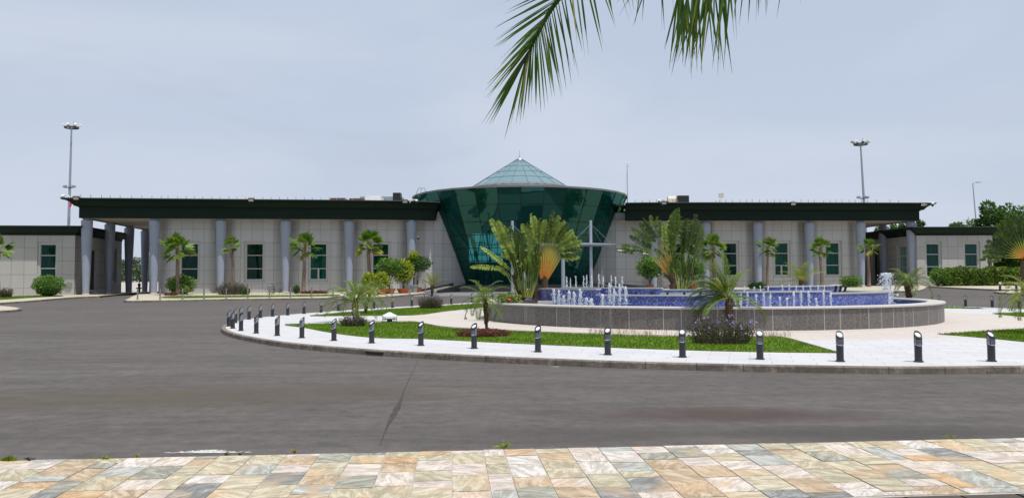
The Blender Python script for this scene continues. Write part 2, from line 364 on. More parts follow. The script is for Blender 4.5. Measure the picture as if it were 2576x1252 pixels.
# water
m, nt, out = newmat('pool_water'); v = geopos(nt); n = noise(nt, 5, 3, .6, v)
cc = ramp(nt, noise(nt, 2.4, 3, .6, v), [(.35, (.03, .10, .20)), (.65, (.10, .22, .33))]); prin(nt, out, cc, .05, 0, .8, bump=n, bstr=.6, bdist=.05); MAT['water'] = m
m, nt, out = newmat('splashing_water'); p = prin(nt, None, (.86, .89, .93), .25, 0, .6)
t = nt.nodes.new('ShaderNodeBsdfTransparent'); mx = nt.nodes.new('ShaderNodeMixShader'); mx.inputs[0].default_value = .68
L(nt, t.outputs[0], mx.inputs[1]); L(nt, p.outputs[0], mx.inputs[2]); L(nt, mx.outputs[0], out.inputs[0]); MAT['jet'] = m
# bark etc
def bark(name, c1, c2, s=6, ring=10):
    m, nt, out = newmat(name); v = objco(nt); n = noise(nt, s, 6, .7, mapv(nt, v, (1, 1, ring / 10))); w = N(nt, 'ShaderNodeTexWave'); w.bands_direction = 'Z'; w.inputs['Scale'].default_value = ring / 3; w.inputs['Distortion'].default_value = 3; L(nt, v, w.inputs[0])
    cc = mixc(nt, ramp(nt, w.outputs['Fac'], [(.2, .5), (.7, 0.)]), ramp(nt, n, [(.3, c1), (.7, c2)]), tuple(x * .5 for x in c1)); prin(nt, out, cc, .9, 0, .2, bump=n, bstr=.8, bdist=.04); return m
MAT['bark_fan'] = bark('fan_palm_bark', (.15, .105, .08), (.34, .25, .195))
MAT['bark_dark'] = bark('date_palm_bark', (.05, .03, .02), (.17, .11, .07), 12, 20)
MAT['bark'] = bark('tree_bark', (.09, .07, .05), (.20, .16, .12))
MAT['fan'] = leafmat('fan_palm_leaf', (.05, .115, .015), (.135, .23, .03), (.36, .32, .05), .42, .35, .35)
MAT['phoenix'] = leafmat('date_palm_leaf', (.065, .12, .02), (.14, .21, .035), (.32, .34, .08), .35, .35)
MAT['phoenix_y'] = leafmat('yellowish_palm_leaf', (.11, .16, .03), (.22, .26, .05), (.45, .38, .10), .35, .4)
MAT['rav'] = leafmat('banana_like_leaf', (.028, .052, .010), (.095, .150, .022), (.30, .37, .08), .34, .32, .45)
MAT['rav_pet'] = leafmat('leaf_stalk', (.55, .17, .02), (.50, .40, .06), (.16, .26, .05), .35, .15, .5)
MAT['coco'] = leafmat('coconut_leaflet', (.035, .09, .010), (.085, .17, .018), (.30, .26, .04), .35, .5)
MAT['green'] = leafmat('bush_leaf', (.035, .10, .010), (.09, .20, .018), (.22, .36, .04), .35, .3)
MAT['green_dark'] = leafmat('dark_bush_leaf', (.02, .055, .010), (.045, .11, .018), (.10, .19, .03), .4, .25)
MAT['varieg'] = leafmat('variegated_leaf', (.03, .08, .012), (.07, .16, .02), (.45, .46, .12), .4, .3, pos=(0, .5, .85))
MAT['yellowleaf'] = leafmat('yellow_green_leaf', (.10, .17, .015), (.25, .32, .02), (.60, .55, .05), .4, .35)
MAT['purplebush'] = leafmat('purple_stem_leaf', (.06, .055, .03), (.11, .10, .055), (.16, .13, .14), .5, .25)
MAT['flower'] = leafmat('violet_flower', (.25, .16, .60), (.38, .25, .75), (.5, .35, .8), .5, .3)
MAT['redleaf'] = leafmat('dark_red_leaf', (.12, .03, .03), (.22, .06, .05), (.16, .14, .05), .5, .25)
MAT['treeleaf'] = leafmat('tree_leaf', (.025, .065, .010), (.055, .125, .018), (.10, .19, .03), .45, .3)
MAT['greytree'] = leafmat('far_tree_leaf', (.06, .085, .05), (.10, .13, .08), (.16, .18, .12), .6, .2)  # natural grey-green of the distant trees and scrub
MAT['dry'] = leafmat('dry_leaf', (.20, .12, .05), (.36, .25, .11), (.45, .36, .18), .6, .3)
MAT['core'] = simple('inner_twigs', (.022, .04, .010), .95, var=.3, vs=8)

# ---------------------------------------------------------------- slabs on the ground
def catmull(pts, n=8, closed=True):
    out = []; m = len(pts)
    rng = range(m) if closed else range(m - 1)
    for i in rng:
        g = lambda k: Vector(pts[(i + k) % m]) if closed else Vector(pts[max(0, min(m - 1, i + k))])
        p0, p1, p2, p3 = g(-1), g(0), g(1), g(2)
        for j in range(n):
            t = j / n
            out.append(.5 * ((2 * p1) + (p2 - p0) * t + (2 * p0 - 5 * p1 + 4 * p2 - p3) * t * t + (3 * p1 - p0 - 3 * p2 + p3) * t ** 3))
    if not closed: out.append(Vector(pts[-1]))
    return [Vector((p.x, p.y)) for p in out]
def sheet(name, poly, mat, dz=0.0, kind='structure', step=4.0, ycuts=True):
    bm = bmesh.new(); vs = [bm.verts.new((p[0], p[1], 0)) for p in poly]; bm.faces.new(vs)
    bmesh.ops.triangulate(bm, faces=bm.faces)
    y0 = min(p[1] for p in poly); y1 = max(p[1] for p in poly)
    cuts = [40 + k * 10 for k in range(5)] + [104, 129, 154]
    for c in cuts:
        if y0 < c < y1: bmesh.ops.bisect_plane(bm, geom=bm.verts[:] + bm.edges[:] + bm.faces[:], plane_co=(0, c, 0), plane_no=(0, 1, 0))
    for c in (-60, -30, 0, 30, 60):
        bmesh.ops.bisect_plane(bm, geom=bm.verts[:] + bm.edges[:] + bm.faces[:], plane_co=(c, 0, 0), plane_no=(1, 0, 0))
    for v in bm.verts: v.co.z = gz(v.co.x, v.co.y) + dz
    bmesh.ops.recalc_face_normals(bm, faces=bm.faces)
    for f in bm.faces:
        if f.normal.z < 0: f.normal_flip()
    me = bpy.data.meshes.new(name); bm.to_mesh(me); bm.free(); me.materials.append(mat)
    o = bpy.data.objects.new(name, me); col.objects.link(o)
    if kind: o['kind'] = kind
    return o
def kerb(name, pts, w=.14, top=0.006, h=.16, closed=True, rough=.012):
    mb = MB(); n = len(pts); nor = []
    area = sum(pts[i][0] * pts[(i + 1) % n][1] - pts[(i + 1) % n][0] * pts[i][1] for i in range(n))
    sg = 1 if area < 0 else -1
    for i in range(n):
        a = Vector(pts[(i - 1) % n] if closed or i else pts[0]); b = Vector(pts[(i + 1) % n] if closed or i < n - 1 else pts[-1])
        d = (b - a).normalized(); nor.append(Vector((d.y, -d.x)) * sg)
    s = 0
    for i in range(n if closed else n - 1):
        j = (i + 1) % n; p, q = Vector(pts[i]), Vector(pts[j]); l = (q - p).length
        pi_, qi = p + nor[i] * w, q + nor[j] * w
        def P3(a, dz): return (a.x, a.y, gz(a.x, a.y) + dz)
        a0, b0, a1, b1 = P3(p, top), P3(q, top), P3(pi_, top), P3(qi, top)
        po, qo = p - nor[i] * .02, q - nor[j] * .02
        mb.face([a0, b0, b1, a1], [(s, 0), (s + l, 0), (s + l, w), (s, w)])
        mb.face([P3(po, top - .025), P3(qo, top - .025), b0, a0], [(s, 0), (s + l, 0), (s + l, .03), (s, .03)])
        mb.face([P3(po, -h), P3(qo, -h), P3(qo, top - .025), P3(po, top - .025)], [(s, 0), (s + l, 0), (s + l, h), (s, h)])
        s += l
    o = mb.build(name, MAT['kerb'], weld=True); o['kind'] = 'structure'; return o
# big land sheet & road
g = MB()
ys = [-60, 0, 20, 40, 50, 60, 70, 80, 104, 129, 154, 260, 600, 1500, 4000]; xs = [-3000, -800, -200, -60, -30, 0, 30, 60, 200, 800, 3000]
for i in range(len(xs) - 1):
    for k in range(len(ys) - 1):
        q = [(xs[i], ys[k]), (xs[i + 1], ys[k]), (xs[i + 1], ys[k + 1]), (xs[i], ys[k + 1])]
        g.face([(x, y, gz(x, y) - .20) for x, y in q])
tag(g.build('ground', MAT['land'], weld=True), kind='structure')
sheet('road', [(-140, -30), (140, -30), (140, 104), (-140, 104)], MAT['asphalt'], -.14)
sheet('apron', [(-160, 104.5), (160, 104.5), (160, 156), (-160, 156)], MAT['concrete'], -.146)

def T2(l): return [Vector(TP(*p).xy) for p in l]
# central island
near = T2([(558, 824), (575, 835), (620, 846), (700, 859), (810, 870), (930, 879), (1060, 887), (1190, 894), (1350, 901), (1500, 907), (1715, 913.5), (1912, 918), (2112, 921), (2300, 923), (2576, 921)])
far = T2([(2576, 776), (2430, 771), (2362, 769)]) + [Vector((16, 52.5)), Vector((6, 54))] + T2([(1225, 759), (1135, 764), (985, 772), (850, 781), (720, 791), (640, 799), (595, 806), (568, 815)])
tail = [Vector((16, 15.6)), Vector((23, 18.5)), Vector((30, 25)), Vector((33, 34))]
isl = catmull(near + tail + far, 6)
sheet('island_paving', isl, MAT['pave'], 0.0)
kerb('island_kerb', isl)
# lawns
def lawn(name, px, label, dens=260, h=.05, edge=None, maxn=26000):
    poly = catmull(T2(px), 3) if isinstance(px[0], tuple) else px
    sheet(name, poly, MAT['lawn'], .014, kind=None)['kind'] = 'structure'
    # blades
    xs_ = [p[0] for p in poly]; ys_ = [p[1] for p in poly]
    def inside(x, y):
        c = False; j = len(poly) - 1
        for i in range(len(poly)):
            if (poly[i][1] > y) != (poly[j][1] > y) and x < (poly[j][0] - poly[i][0]) * (y - poly[i][1]) / (poly[j][1] - poly[i][1]) + poly[i][0]: c = not c
            j = i
        return c
    mb = MB(); A = (max(xs_) - min(xs_)) * (max(ys_) - min(ys_)); n = min(maxn, int(A * dens))
    for _ in range(n):
        x = random.uniform(min(xs_), max(xs_)); y = random.uniform(min(ys_), max(ys_))
        if not inside(x, y): continue
        a = random.uniform(0, 2 * pi); w = random.uniform(.012, .022); hh = h * random.uniform(.6, 1.5); z = gz(x, y) + .01
        lx, ly = random.uniform(-.5, .5) * hh, random.uniform(-.5, .5) * hh
        mb.face([(x - w * cos(a), y - w * sin(a), z), (x + w * cos(a), y + w * sin(a), z), (x + lx, y + ly, z + hh)], t=clamp(random.gauss(.42 + .22 * sin(x * 1.3 + 1) * sin(y * 1.9), .2)))
    tag(mb.build(name.replace('lawn', 'grass'), MAT['blade']), label, kind='stuff')
lawn('front_lawn', [(716, 817), (764, 824), (839, 838), (943, 849.5), (1068, 852.5), (1278, 863), (1511, 873), (1705, 880), (1899, 885), (2095, 887.5), (2103, 887), (2040, 869), (1962, 849), (1869, 849), (1735, 847.5), (1601, 845), (1452, 840), (1303, 834), (1136, 825.5), (1077, 817), (1047, 811), (1017, 810), (940, 812), (809, 815)], 'bright green mown grass on the lawn nearest the camera', 420, .045, maxn=60000)
lawn('rear_lawn', [(779, 795), (898, 794), (1035, 793), (1120, 783), (1207, 774), (1240, 770), (1226, 763), (1106, 769.5), (988, 777), (898, 783.5), (830, 789)], 'green grass strip behind the left end of the island paving', 160, .06)
lawn('right_lawn', T2([(2357, 841), (2400, 843.5), (2447, 847.5), (2510, 853), (2576, 860), (2620, 865), (2620, 824), (2576, 827), (2528, 830), (2447, 835), (2390, 839.5)]), 'green grass wedge at the right edge beside the fountain', 300, .05)
lawn('side_lawn', [(2496, 788.5), (2576, 797), (2620, 800), (2620, 785), (2576, 786)], 'thin green grass sliver at the far right of the island', 120, .05)
lawn('back_lawn', [(2363, 775), (2477, 776), (2420, 772.5), (2363, 770.5), (2300, 768), (2300, 774)], 'narrow green grass patch behind the fountain rim', 100, .05)
dr = TP(943, 886, -.06); mb = MB(); mb.box((dr.x, dr.y + .02, -.075), (.62, .10, .06), atan2(-2.0, 2.9) * .98 + .0); tag(mb.build('drain_slot', MAT['black']), kind='structure')
mb = MB()
for _ in range(420):
    q = TP(random.choice([random.uniform(1480, 1760), random.uniform(1860, 1990), random.uniform(1000, 1140)]), 846 + random.uniform(-1, 1)) if False else None
    px = random.choice([random.uniform(1480, 1760), random.uniform(1480, 1640), random.uniform(1880, 1990)]); e = TP(px, (840.5 if px < 1600 else 846 if px < 1800 else 848.5) + random.uniform(-2, 3)); hh = random.uniform(.06, .2); a_ = random.uniform(-.3, .3)
    mb.face([(e.x - .003, e.y, 0), (e.x + .003, e.y, 0), (e.x + a_ * hh + .003, e.y, hh), (e.x + a_ * hh - .003, e.y, hh)], t=random.random())
    if random.random() < .6: mb.face([(e.x + a_ * hh - .008, e.y, hh), (e.x + a_ * hh + .008, e.y, hh), (e.x + a_ * hh, e.y, hh + .03)], t=random.random())
tag(mb.build('dry_grass_stalks', MAT['dry']), 'sparse dry grass seed stalks along the far edge of the front lawn', kind='stuff')
# raised edging on the front lawn
ed = catmull(T2([(716, 816), (809, 814), (940, 811), (1017, 809), (1047, 810), (1077, 816), (1136, 824.5), (1303, 833), (1452, 839), (1601, 844), (1735, 846.5), (1869, 848), (1962, 848), (2040, 868), (2108, 888)]), 3, closed=False)
mb = MB()
for a, b in zip(ed, ed[1:]):
    d = (b - a).normalized(); n = Vector((-d.y, d.x)) * .05; l = (b - a).length
    c = (a + b) / 2; mb.box((c.x, c.y, gz(c.x, c.y) + .02), (l, .07, .05), atan2(d.y, d.x))
tag(mb.build('lawn_edging', MAT['granite_cap']), kind='structure')

# left sidewalk and lawn in front of the left wing
lk = T2([(312, 754), (330, 756), (450, 754), (575, 751.5), (797, 749), (935, 747.5), (985, 744), (1034, 740), (1077, 736)])
back = [Vector((-9.5, 80.5)), Vector((-9.5, 87.5)), Vector((-37, 84)), Vector((-37.8, 102)), Vector((-41, 102)), Vector((-39.5, 80.6))]
lwalk = catmull(lk, 4, closed=False) + back
sheet('left_sidewalk', lwalk, MAT['walk'], 0.0); kerb('left_sidewalk_kerb', lwalk)
lawn('left_wing_lawn', [(405, 749), (460, 750), (575, 748), (700, 746.5), (840, 744.5), (838, 741.5), (700, 743), (575, 744), (470, 744.5), (425, 745)], 'narrow lawn strip along the left wing wall', 60, .08)
# annex left walk
ak = T2([(-200, 776), (0, 761), (67, 756.5), (134, 751), (170, 748), (215, 745.5), (250, 744.5)])
awalk = catmull(ak, 4, closed=False) + [Vector((-43.6, 81)), Vector((-45.2, 100)), Vector((-49, 100)), Vector((-75, 84)), Vector((-90, 75))]
sheet('annex_sidewalk', awalk, MAT['walk'], 0.0); kerb('annex_sidewalk_kerb', awalk)
lawn('annex_lawn', [(-90, 757), (0, 754), (90, 748), (160, 744.5), (120, 743), (0, 746), (-90, 748)], 'lawn patch under the round bush before the left annex', 60, .08)
mi = T2([(-120, 764), (0, 768.5), (35, 771), (54, 775.5), (35, 779), (0, 781), (-120, 787)])
mi = catmull(mi, 3); sheet('small_island_paving', mi, MAT['walk'], 0.0); kerb('small_island_kerb', mi)
# right sidewalks
rk = T2([(2300, 734)]) ; 
rw = [Vector((9.5, 80.3)), Vector((20, 77)), Vector((34, 76))] + T2([(2242, 731.5), (2290, 731.5), (2316, 729.5), (2322, 727)]) + [Vector((48.6, 88.5)), Vector((47, 95)), Vector((12, 92))]
rw = [Vector(p) for p in rw]
sheet('right_sidewalk', rw, MAT['walk'], 0.0); kerb('right_sidewalk_kerb', rw)
rk2 = T2([(2330, 719.6), (2345, 720.3), (2410, 723.2), (2507, 727.3), (2560, 729), (2680, 733)])
rw2 = catmull(rk2, 3, closed=False) + [Vector((95, 95)), Vector((50, 92)), Vector((50.2, 89.4))]
sheet('right_annex_sidewalk', rw2, MAT['walk'], 0.0); kerb('right_annex_kerb', rw2)
ri = catmull(T2([(2501, 733), (2530, 731), (2640, 731), (2640, 739), (2560, 738)]), 3)
sheet('right_small_island', ri, MAT['walk'], 0.0); kerb('right_small_kerb', ri)
sheet('entrance_plaza', [(-9.2, 70), (13, 70), (13, 81.6), (-9.2, 81.6)], MAT['plaza'], -.134)

# foreground flagstone pavement
ang = radians(4.5); ux = Vector((cos(ang), sin(ang))); uy = Vector((-sin(ang), cos(ang))); O = Vector((.03, 8.20))
def FL(a, b): return O + ux * a + uy * b
mb = MB(); a = -9.0; rnd = random.Random(11)
while a < 10.5:
    w = rnd.choice([.33, .35, .36, .34, .22 if rnd.random() < .3 else .35]); b = 0.0 - rnd.choice([0, .08, .15]) * 0
    first = True
    while b > -2.02:
        l = rnd.choice([.22, .30, .36, .42, .48, .55]);
        if first: l = rnd.choice([.12, .2, .3, .4]); first = False
        b2 = max(-2.04, b - l)
        if -2.04 - b2 > -.09 and b2 > -2.04: b2 = -2.04
        t = rnd.random(); gp = .006; z = rnd.uniform(-.002, .003)
        q = [FL(a + gp + rnd.uniform(-.004, .004), b2 + gp), FL(a + w - gp + rnd.uniform(-.004, .004), b2 + gp + rnd.uniform(-.004, .006)), FL(a + w - gp, b - gp), FL(a + gp, b - gp)]
        top = [(p.x, p.y, z + rnd.uniform(-.002, .002)) for p in q]; bot = [(p.x, p.y, -.05) for p in q]
        mb.face(top, t=t)
        for k in range(4): mb.face([bot[k], bot[(k + 1) % 4], top[(k + 1) % 4], top[k]], t=t)
        b = b2
    a += w
tag(mb.build('flagstone_pavement', MAT['flags']), kind='structure')
q = [FL(-9, -2.06), FL(10.5, -2.06), FL(10.5, .012), FL(-9, .012)]
mb = MB(); mb.face([(p.x, p.y, -.007) for p in q]); mb.face([(q[3].x, q[3].y, -.16), (q[2].x, q[2].y, -.16), (q[2].x, q[2].y, -.007), (q[3].x, q[3].y, -.007)])
tag(mb.build('pavement_bed', MAT['mortar']), kind='structure')
mb = MB(); a = -9
while a < 10.5:
    l = rnd.uniform(.42, .5); p = FL(a + l / 2, -2.13); mb.box((p.x, p.y, -.077 + rnd.uniform(-.004, .002)), (l - .02, .12, .15), ang + rnd.uniform(-.006, .006), top=.97); a += l
tag(mb.build('pavement_kerb', MAT['kerb']), kind='structure')
# tar seam and lime spill on the road
def decal(name, poly, mat, dz):
    mb = MB(); c = sum((Vector((*p, 0)) for p in poly), Vector()) / len(poly)
    for i in range(len(poly)):
        a_, b_ = poly[i], poly[(i + 1) % len(poly)]
        mb.face([(x, y, gz(x, y) + dz) for x, y in ((c.x, c.y), a_, b_)])
    return tag(mb.build(name, mat, weld=True), kind='structure')
MAT['tar'] = simple('tar_seam', (.045, .040, .038), .85, var=.3, vs=6)
MAT['lime'] = simple('lime_spill', (.52, .51, .49), .9, var=.2, vs=10)
mb = MB(); seam = catmull(T2([(1050, 893), (1042, 912), (1031, 932), (1017, 960), (1008, 985), (995, 1010), (980, 1035), (968, 1060), (955, 1090)]), 6, closed=False)
for i in range(len(seam) - 1):
    f = i / len(seam); w0 = .006 + .03 * math.exp(-((f - .62) / .16) ** 2) * random.uniform(.6, 1.2) if i == 0 else w1
    w1 = .006 + .040 * math.exp(-((f - .6) / .15) ** 2) * random.uniform(.5, 1.3)
    p, q = seam[i], seam[i + 1]; mb.face([(p.x - w0, p.y, -.135), (q.x - w1, q.y, -.135), (q.x + w1, q.y, -.135), (p.x + w0, p.y, -.135)][::-1])
tag(mb.build('tar_seam', MAT['tar']), kind='structure')
mb = MB(); lc = TP(520, 1138, -.14)
for k in range(520):
    g = random.random() ** 1.5; x = lc.x + random.gauss(0, .20) * (1 - g * .75); y0_ = lc.y - .03 + g * .16; w = random.uniform(.008, .04) * (1.15 - g)
    z = -.1345 + k * 2e-6; mb.face([(x - w, y0_, z), (x + w * .9, y0_ + random.uniform(-.01, .01), z), (x + w * .6, y0_ + .012, z), (x - w * .5, y0_ + .014, z)])
tag(mb.build('lime_spill', MAT['lime']), kind='structure')
mb = MB()
for px, py in [(1925, 922), (1945, 925), (1930, 927), (1952, 929), (1390, 918), (720, 862)]:
    c = TP(px, py + 4, -.14)
    for k in range(8):
        x, y = c.x + random.gauss(0, .1), c.y + random.gauss(0, .03); w = random.uniform(.02, .07)
        mb.face([(x - w, y, -.1335 - k * 1e-5), (x + w, y - .01, -.1335 - k * 1e-5), (x + w * .5, y + .02, -.1335 - k * 1e-5)])
tag(mb.build('mortar_flecks', MAT['lime']), kind='structure')
def BW(mb, name, mat, parent, smooth=False, weld=False):   # build from world coordinates under a thing
    r = parent
    while r.parent: r = r.parent
    o = r.location; mb.v = [(x - o.x, y - o.y, z - o.z) for x, y, z in mb.v]
    return mb.build(name, mat, parent, smooth=smooth, weld=weld)
def sweep(mb, path, prof, nsign=1, mi=None, caps=True):
    n = len(path); sec = []
    for i in range(n):
        a = Vector(path[max(i - 1, 0)]); b = Vector(path[i]); c = Vector(path[min(i + 1, n - 1)])
        d1 = (b - a).normalized() if i else (c - b).normalized(); d2 = (c - b).normalized() if i < n - 1 else d1
        n1 = Vector((d1.y, -d1.x)) * nsign; n2 = Vector((d2.y, -d2.x)) * nsign
        m = (n1 + n2).normalized(); k = 1 / max(.4, m.dot(n1))
        sec.append([(b.x + m.x * o_ * k, b.y + m.y * o_ * k, z) for o_, z in prof])
    for i in range(n - 1):
        for j in range(len(prof) - 1):
            mb.face([sec[i][j], sec[i + 1][j], sec[i + 1][j + 1], sec[i][j + 1]])
    if caps: mb.face(sec[0]); mb.face(sec[-1][::-1])

TB = empty('terminal_building', (1.0, 95.0, 0), 0, 'long low terminal with two dark green roofed wings and a green glass cone entrance', 'building')
PRO = [(-.45, 8.50), (0, 8.50), (0, 9.62), (.10, 9.63), (.10, 9.70), (.34, 9.73), (.46, 9.88), (.66, 10.10), (.95, 10.28), (1.28, 10.34), (1.28, 10.42)]
COP = [(1.28, 10.422), (1.34, 10.422), (1.34, 10.50), (-.2, 10.53), (-.2, 10.44)]
def wing(side):
    if side == 'L':
        O2 = Vector((-45.5, 80.0)); u = Vector((.9913, .1319)); v = Vector((-.1319, .9913)); sp = 6.83; c0 = .5; ns = 1
        front = [Vector((-45.5, 80)), Vector((-30.4, 82.0)), Vector((-17.6, 83.6)), Vector((-12.6, 84.5)), Vector((-10.2, 85.2)), Vector((-8.6, 86.0))]
        ww = 1.72; wz = (1.97, 5.85); end = [(-9.75, 86.55), (-8.1, 87.2), (-6.6, 88.2), (-5.1, 89.5)]
    else:
        O2 = Vector((48.07, 89.8)); u = Vector((-.9985, -.0545)); v = Vector((-.0545, .9985)); sp = 6.2; c0 = .55; ns = -1
        front = [Vector((48.07, 89.8)), Vector((37.9, 89.1)), Vector((22.4, 88.1)), Vector((18, 87.9)), Vector((15.4, 87.8)), Vector((13.1, 88.0))]
        ww = 1.58; wz = (2.2, 5.95); end = [(15.2, 89.9), (12.3, 90.1), (10.6, 91.0), (9.2, 92.0)]
    loc = lambda a, b: O2 + u * a + v * b
    gzz = lambda p: gz(p.x, p.y)
    path = [loc(0, 26)] + front
    mb = MB(); sweep(mb, path, PRO, ns); BW(mb, 'fascia', MAT['fascia'], TB, weld=True)
    mb = MB(); sweep(mb, path, COP, ns); BW(mb, 'coping', MAT['coping'], TB, weld=True)
    inner = [Vector(p) for p in path]
    poly = inner + [Vector((-7.0 if side == 'L' else 9.0, 94)), Vector((-7.0 if side == 'L' else 9.0, 112))]
    mb = MB(); mb.face([(p.x, p.y, 10.40) for p in poly]); BW(mb, 'roof', MAT['roof'], TB)
    mb = MB(); mb.face([(p.x, p.y, 8.56) for p in poly]); BW(mb, 'soffit', MAT['soffit'], TB)
    # columns
    cols = [(c0 + sp * k, .8) for k in range(6)] + ([(c0 + .05, 6.9), (c0 + .0, 13.1), (c0 + .05, 18.7)] if side == 'L' else [(c0, 7.0), (c0, 13.2)])
    for a, b in cols:
        p = loc(a, b); z0 = gzz(p); hh = 8.50 - z0
        mb = MB(); prof = []
        r = lambda z: .31 + (.575 - .31) * clamp((z - .3) / (hh - .45)) ** .85
        zz = [0, .12, 2.2, 2.225, 2.25, 4.6, 4.65, 4.675, 4.70, hh - .22]
        zs = [.12, .8, 1.5, 2.28, 2.29, 2.31, 2.32, 3.2, 4.0, 5.18, 5.19, 5.21, 5.22, 6.2, hh - .22]
        for z in zs:
            rr = r(z) - (.014 if z in (2.29, 2.31, 5.19, 5.21) else 0); prof.append((rr, z))
        prof.append((.42, hh - .21)); prof.append((.42, hh + .05))
        mb.lathe(prof, 28, (p.x, p.y, z0)); c = BW(mb, 'column', MAT['col'], TB, smooth=radians(30))
        mb = MB(); mb.lathe([(.36, -.15), (.36, .1), (.33, .125), (0, .125)], 20, (p.x, p.y, z0)); BW(mb, 'plinth', MAT['colbase'], c)
    # walls with real openings
    pathw = []   # list of (point, s, opening?)
    s = 0; pts = []
    eo = .1 if side == 'L' else .7
    st = loc(c0 + sp - eo, 24); pts.append((st, None)); pts.append((loc(c0 + sp - eo, 2.55), None))
    wins = []
    for k in range(1, 5):
        ca = c0 + sp * (k + .5)
        hw = ww / 2 + .28
        dep = lambda t: 1.4 + 1.15 * clamp((abs(t) - .56) / .44) ** 1.6
        ts = [-1, -.93, -.86, -.79, -.72, -.65, -.58]
        half = sp / 2
        arr = [(t, 0) for t in ts] + [(-hw / half, 1), (hw / half, 0)] + [(-t, 0) for t in ts[::-1]]
        for t, w_ in arr:
            if k > 1 and t == -1: continue
            tt = t if abs(t) > .56 else 0.56
            pts.append((loc(ca + t * half, dep(tt)), w_ == 1))
        wins.append((loc(ca, dep(.56)), ca))
    last = len(pts) - 1
    for e in end: pts.append((Vector(e), None))
    mb = MB(); z1 = wz[0] - .32; z2 = wz[1] + .32; s = 0
    for (p, op), (q_, _) in zip(pts, pts[1:]):
        l = (q_ - p).length; top = 8.60 if (p.x < -10.5 or p.x > 15.6) else 9.62
        zb = -.3 + min(gzz(p), gzz(q_))
        rows = [(zb, z1), (z2, top)] if op else [(zb, top)]
        sa, sb = s, s + l
        for a_, b_ in rows: mb.face([(p.x, p.y, a_), (q_.x, q_.y, a_), (q_.x, q_.y, b_), (p.x, p.y, b_)], [(sa, a_), (sb, a_), (sb, b_), (sa, b_)])
        s += l
    # back walls closing the wing
    p, q_ = pts[0][0], Vector((-7.0 if side == 'L' else 9.0, 110))
    mb.face([(p.x, p.y, 0), (q_.x, q_.y, 0), (q_.x, q_.y, 8.6), (p.x, p.y, 8.6)], [(0, 0), (30, 0), (30, 8), (0, 8)])
    # wall top cap near the cone
    BW(mb, 'wall', MAT['clad'], TB, weld=True)
    # windows
    kinds = ['dark_blue', 'dark', 'teal2', 'green'] if side == 'L' else ['teal', 'teal2', 'teal', 'teal']
    if side == 'R': kinds = ['teal', 'teal2', 'blue', 'blue']
    for (c, ca), kd in zip(wins, kinds):
        window(TB, c, u * ns, v, ww, wz[0], wz[1], kd)
    return loc, u, v, pts
def window(parent, c, u, v, ww, z0, z1, kd, trim=.28, split=None):
    # c is a point on the wall face; u along the wall, v into the building
    def Pt(a, b, z): p = c + u * a + v * b; return (p.x, p.y, z)
    def bx(mb, a0, a1, b0, b1, q0, q1, mi=0):
        p = [Pt(a0, b0, q0), Pt(a1, b0, q0), Pt(a1, b1, q0), Pt(a0, b1, q0), Pt(a0, b0, q1), Pt(a1, b0, q1), Pt(a1, b1, q1), Pt(a0, b1, q1)]
        for q in ((0, 3, 2, 1), (4, 5, 6, 7), (0, 1, 5, 4), (1, 2, 6, 5), (2, 3, 7, 6), (3, 0, 4, 7)): mb.face([p[i] for i in q])
    h = ww / 2; t = trim; fr = MB()
    # surround set back in a shadow gap, then reveals
    o0, o1, q0, q1 = -h - t, h + t, z0 - .32, z1 + .32
    for a, b in ((o0 - .001, o0 + .03), (o1 - .03, o1 + .001)): bx(fr, a, b, -.002, .34, q0, q1)
    bx(fr, o0 + .03, o1 - .03, .0, .34, q1 - .03, q1 + .001); bx(fr, o0 + .03, o1 - .03, -.01, .34, q0 - .001, q0 + .03)
    bx(fr, o0 + .03, -h, .16, .34, q0 + .03, q1 - .03); bx(fr, h, o1 - .03, .16, .34, q0 + .03, q1 - .03)
    bx(fr, -h, h, .16, .34, q0 + .03, z0); bx(fr, -h, h, .16, .34, z1, q1 - .03)
    wo = BW(fr, 'window', MAT['clad_edge'], parent, weld=True)
    hh = z1 - z0; b1_, b2_ = z0 + hh * .30, z0 + hh * .68
    fm = MB()
    for q in (b1_, b2_): bx(fm, -h + .04, h - .04, .24, .32, q - .045, q + .045)
    bx(fm, -h, -h + .04, .23, .33, z0, z1); bx(fm, h - .04, h, .23, .33, z0, z1); bx(fm, -h + .04, h - .04, .23, .33, z0, z0 + .04); bx(fm, -h + .04, h - .04, .23, .33, z1 - .04, z1)
    if kd.endswith('2'): bx(fm, -.09, .09, .24, .32, z0 + .04, b1_ - .045)
    BW(fm, 'frame', MAT['frame'], wo)
    pn = MB(); pn.face([Pt(-h + .04, .29, z0 + .04), Pt(h - .04, .29, z0 + .04), Pt(h - .04, .29, z1 - .04), Pt(-h + .04, .29, z1 - .04)])
    BW(pn, 'pane', MAT['pane'], wo)
    cu = MB(); n = 44; cm = {'dark_blue': 'curtain_blue', 'dark': 'curtain_dark', 'teal': 'curtain_teal', 'teal2': 'curtain_teal', 'green': 'curtain_green', 'green2': 'curtain_green', 'blue': 'curtain_blue'}[kd]
    for k in range(n):
        a, b = -h - .1 + (ww + .2) * k / n, -h - .1 + (ww + .2) * (k + 1) / n; w0, w1 = .5 + .05 * sin(k * 1.9), .5 + .05 * sin((k + 1) * 1.9)
        cu.face([Pt(a, w0, z0 - .1), Pt(b, w1, z0 - .1), Pt(b, w1, z1 + .1), Pt(a, w0, z1 + .1)])
    BW(cu, 'curtain', MAT[cm], wo)
locL, uL, vL, _ = wing('L'); locR, uR, vR, _ = wing('R')

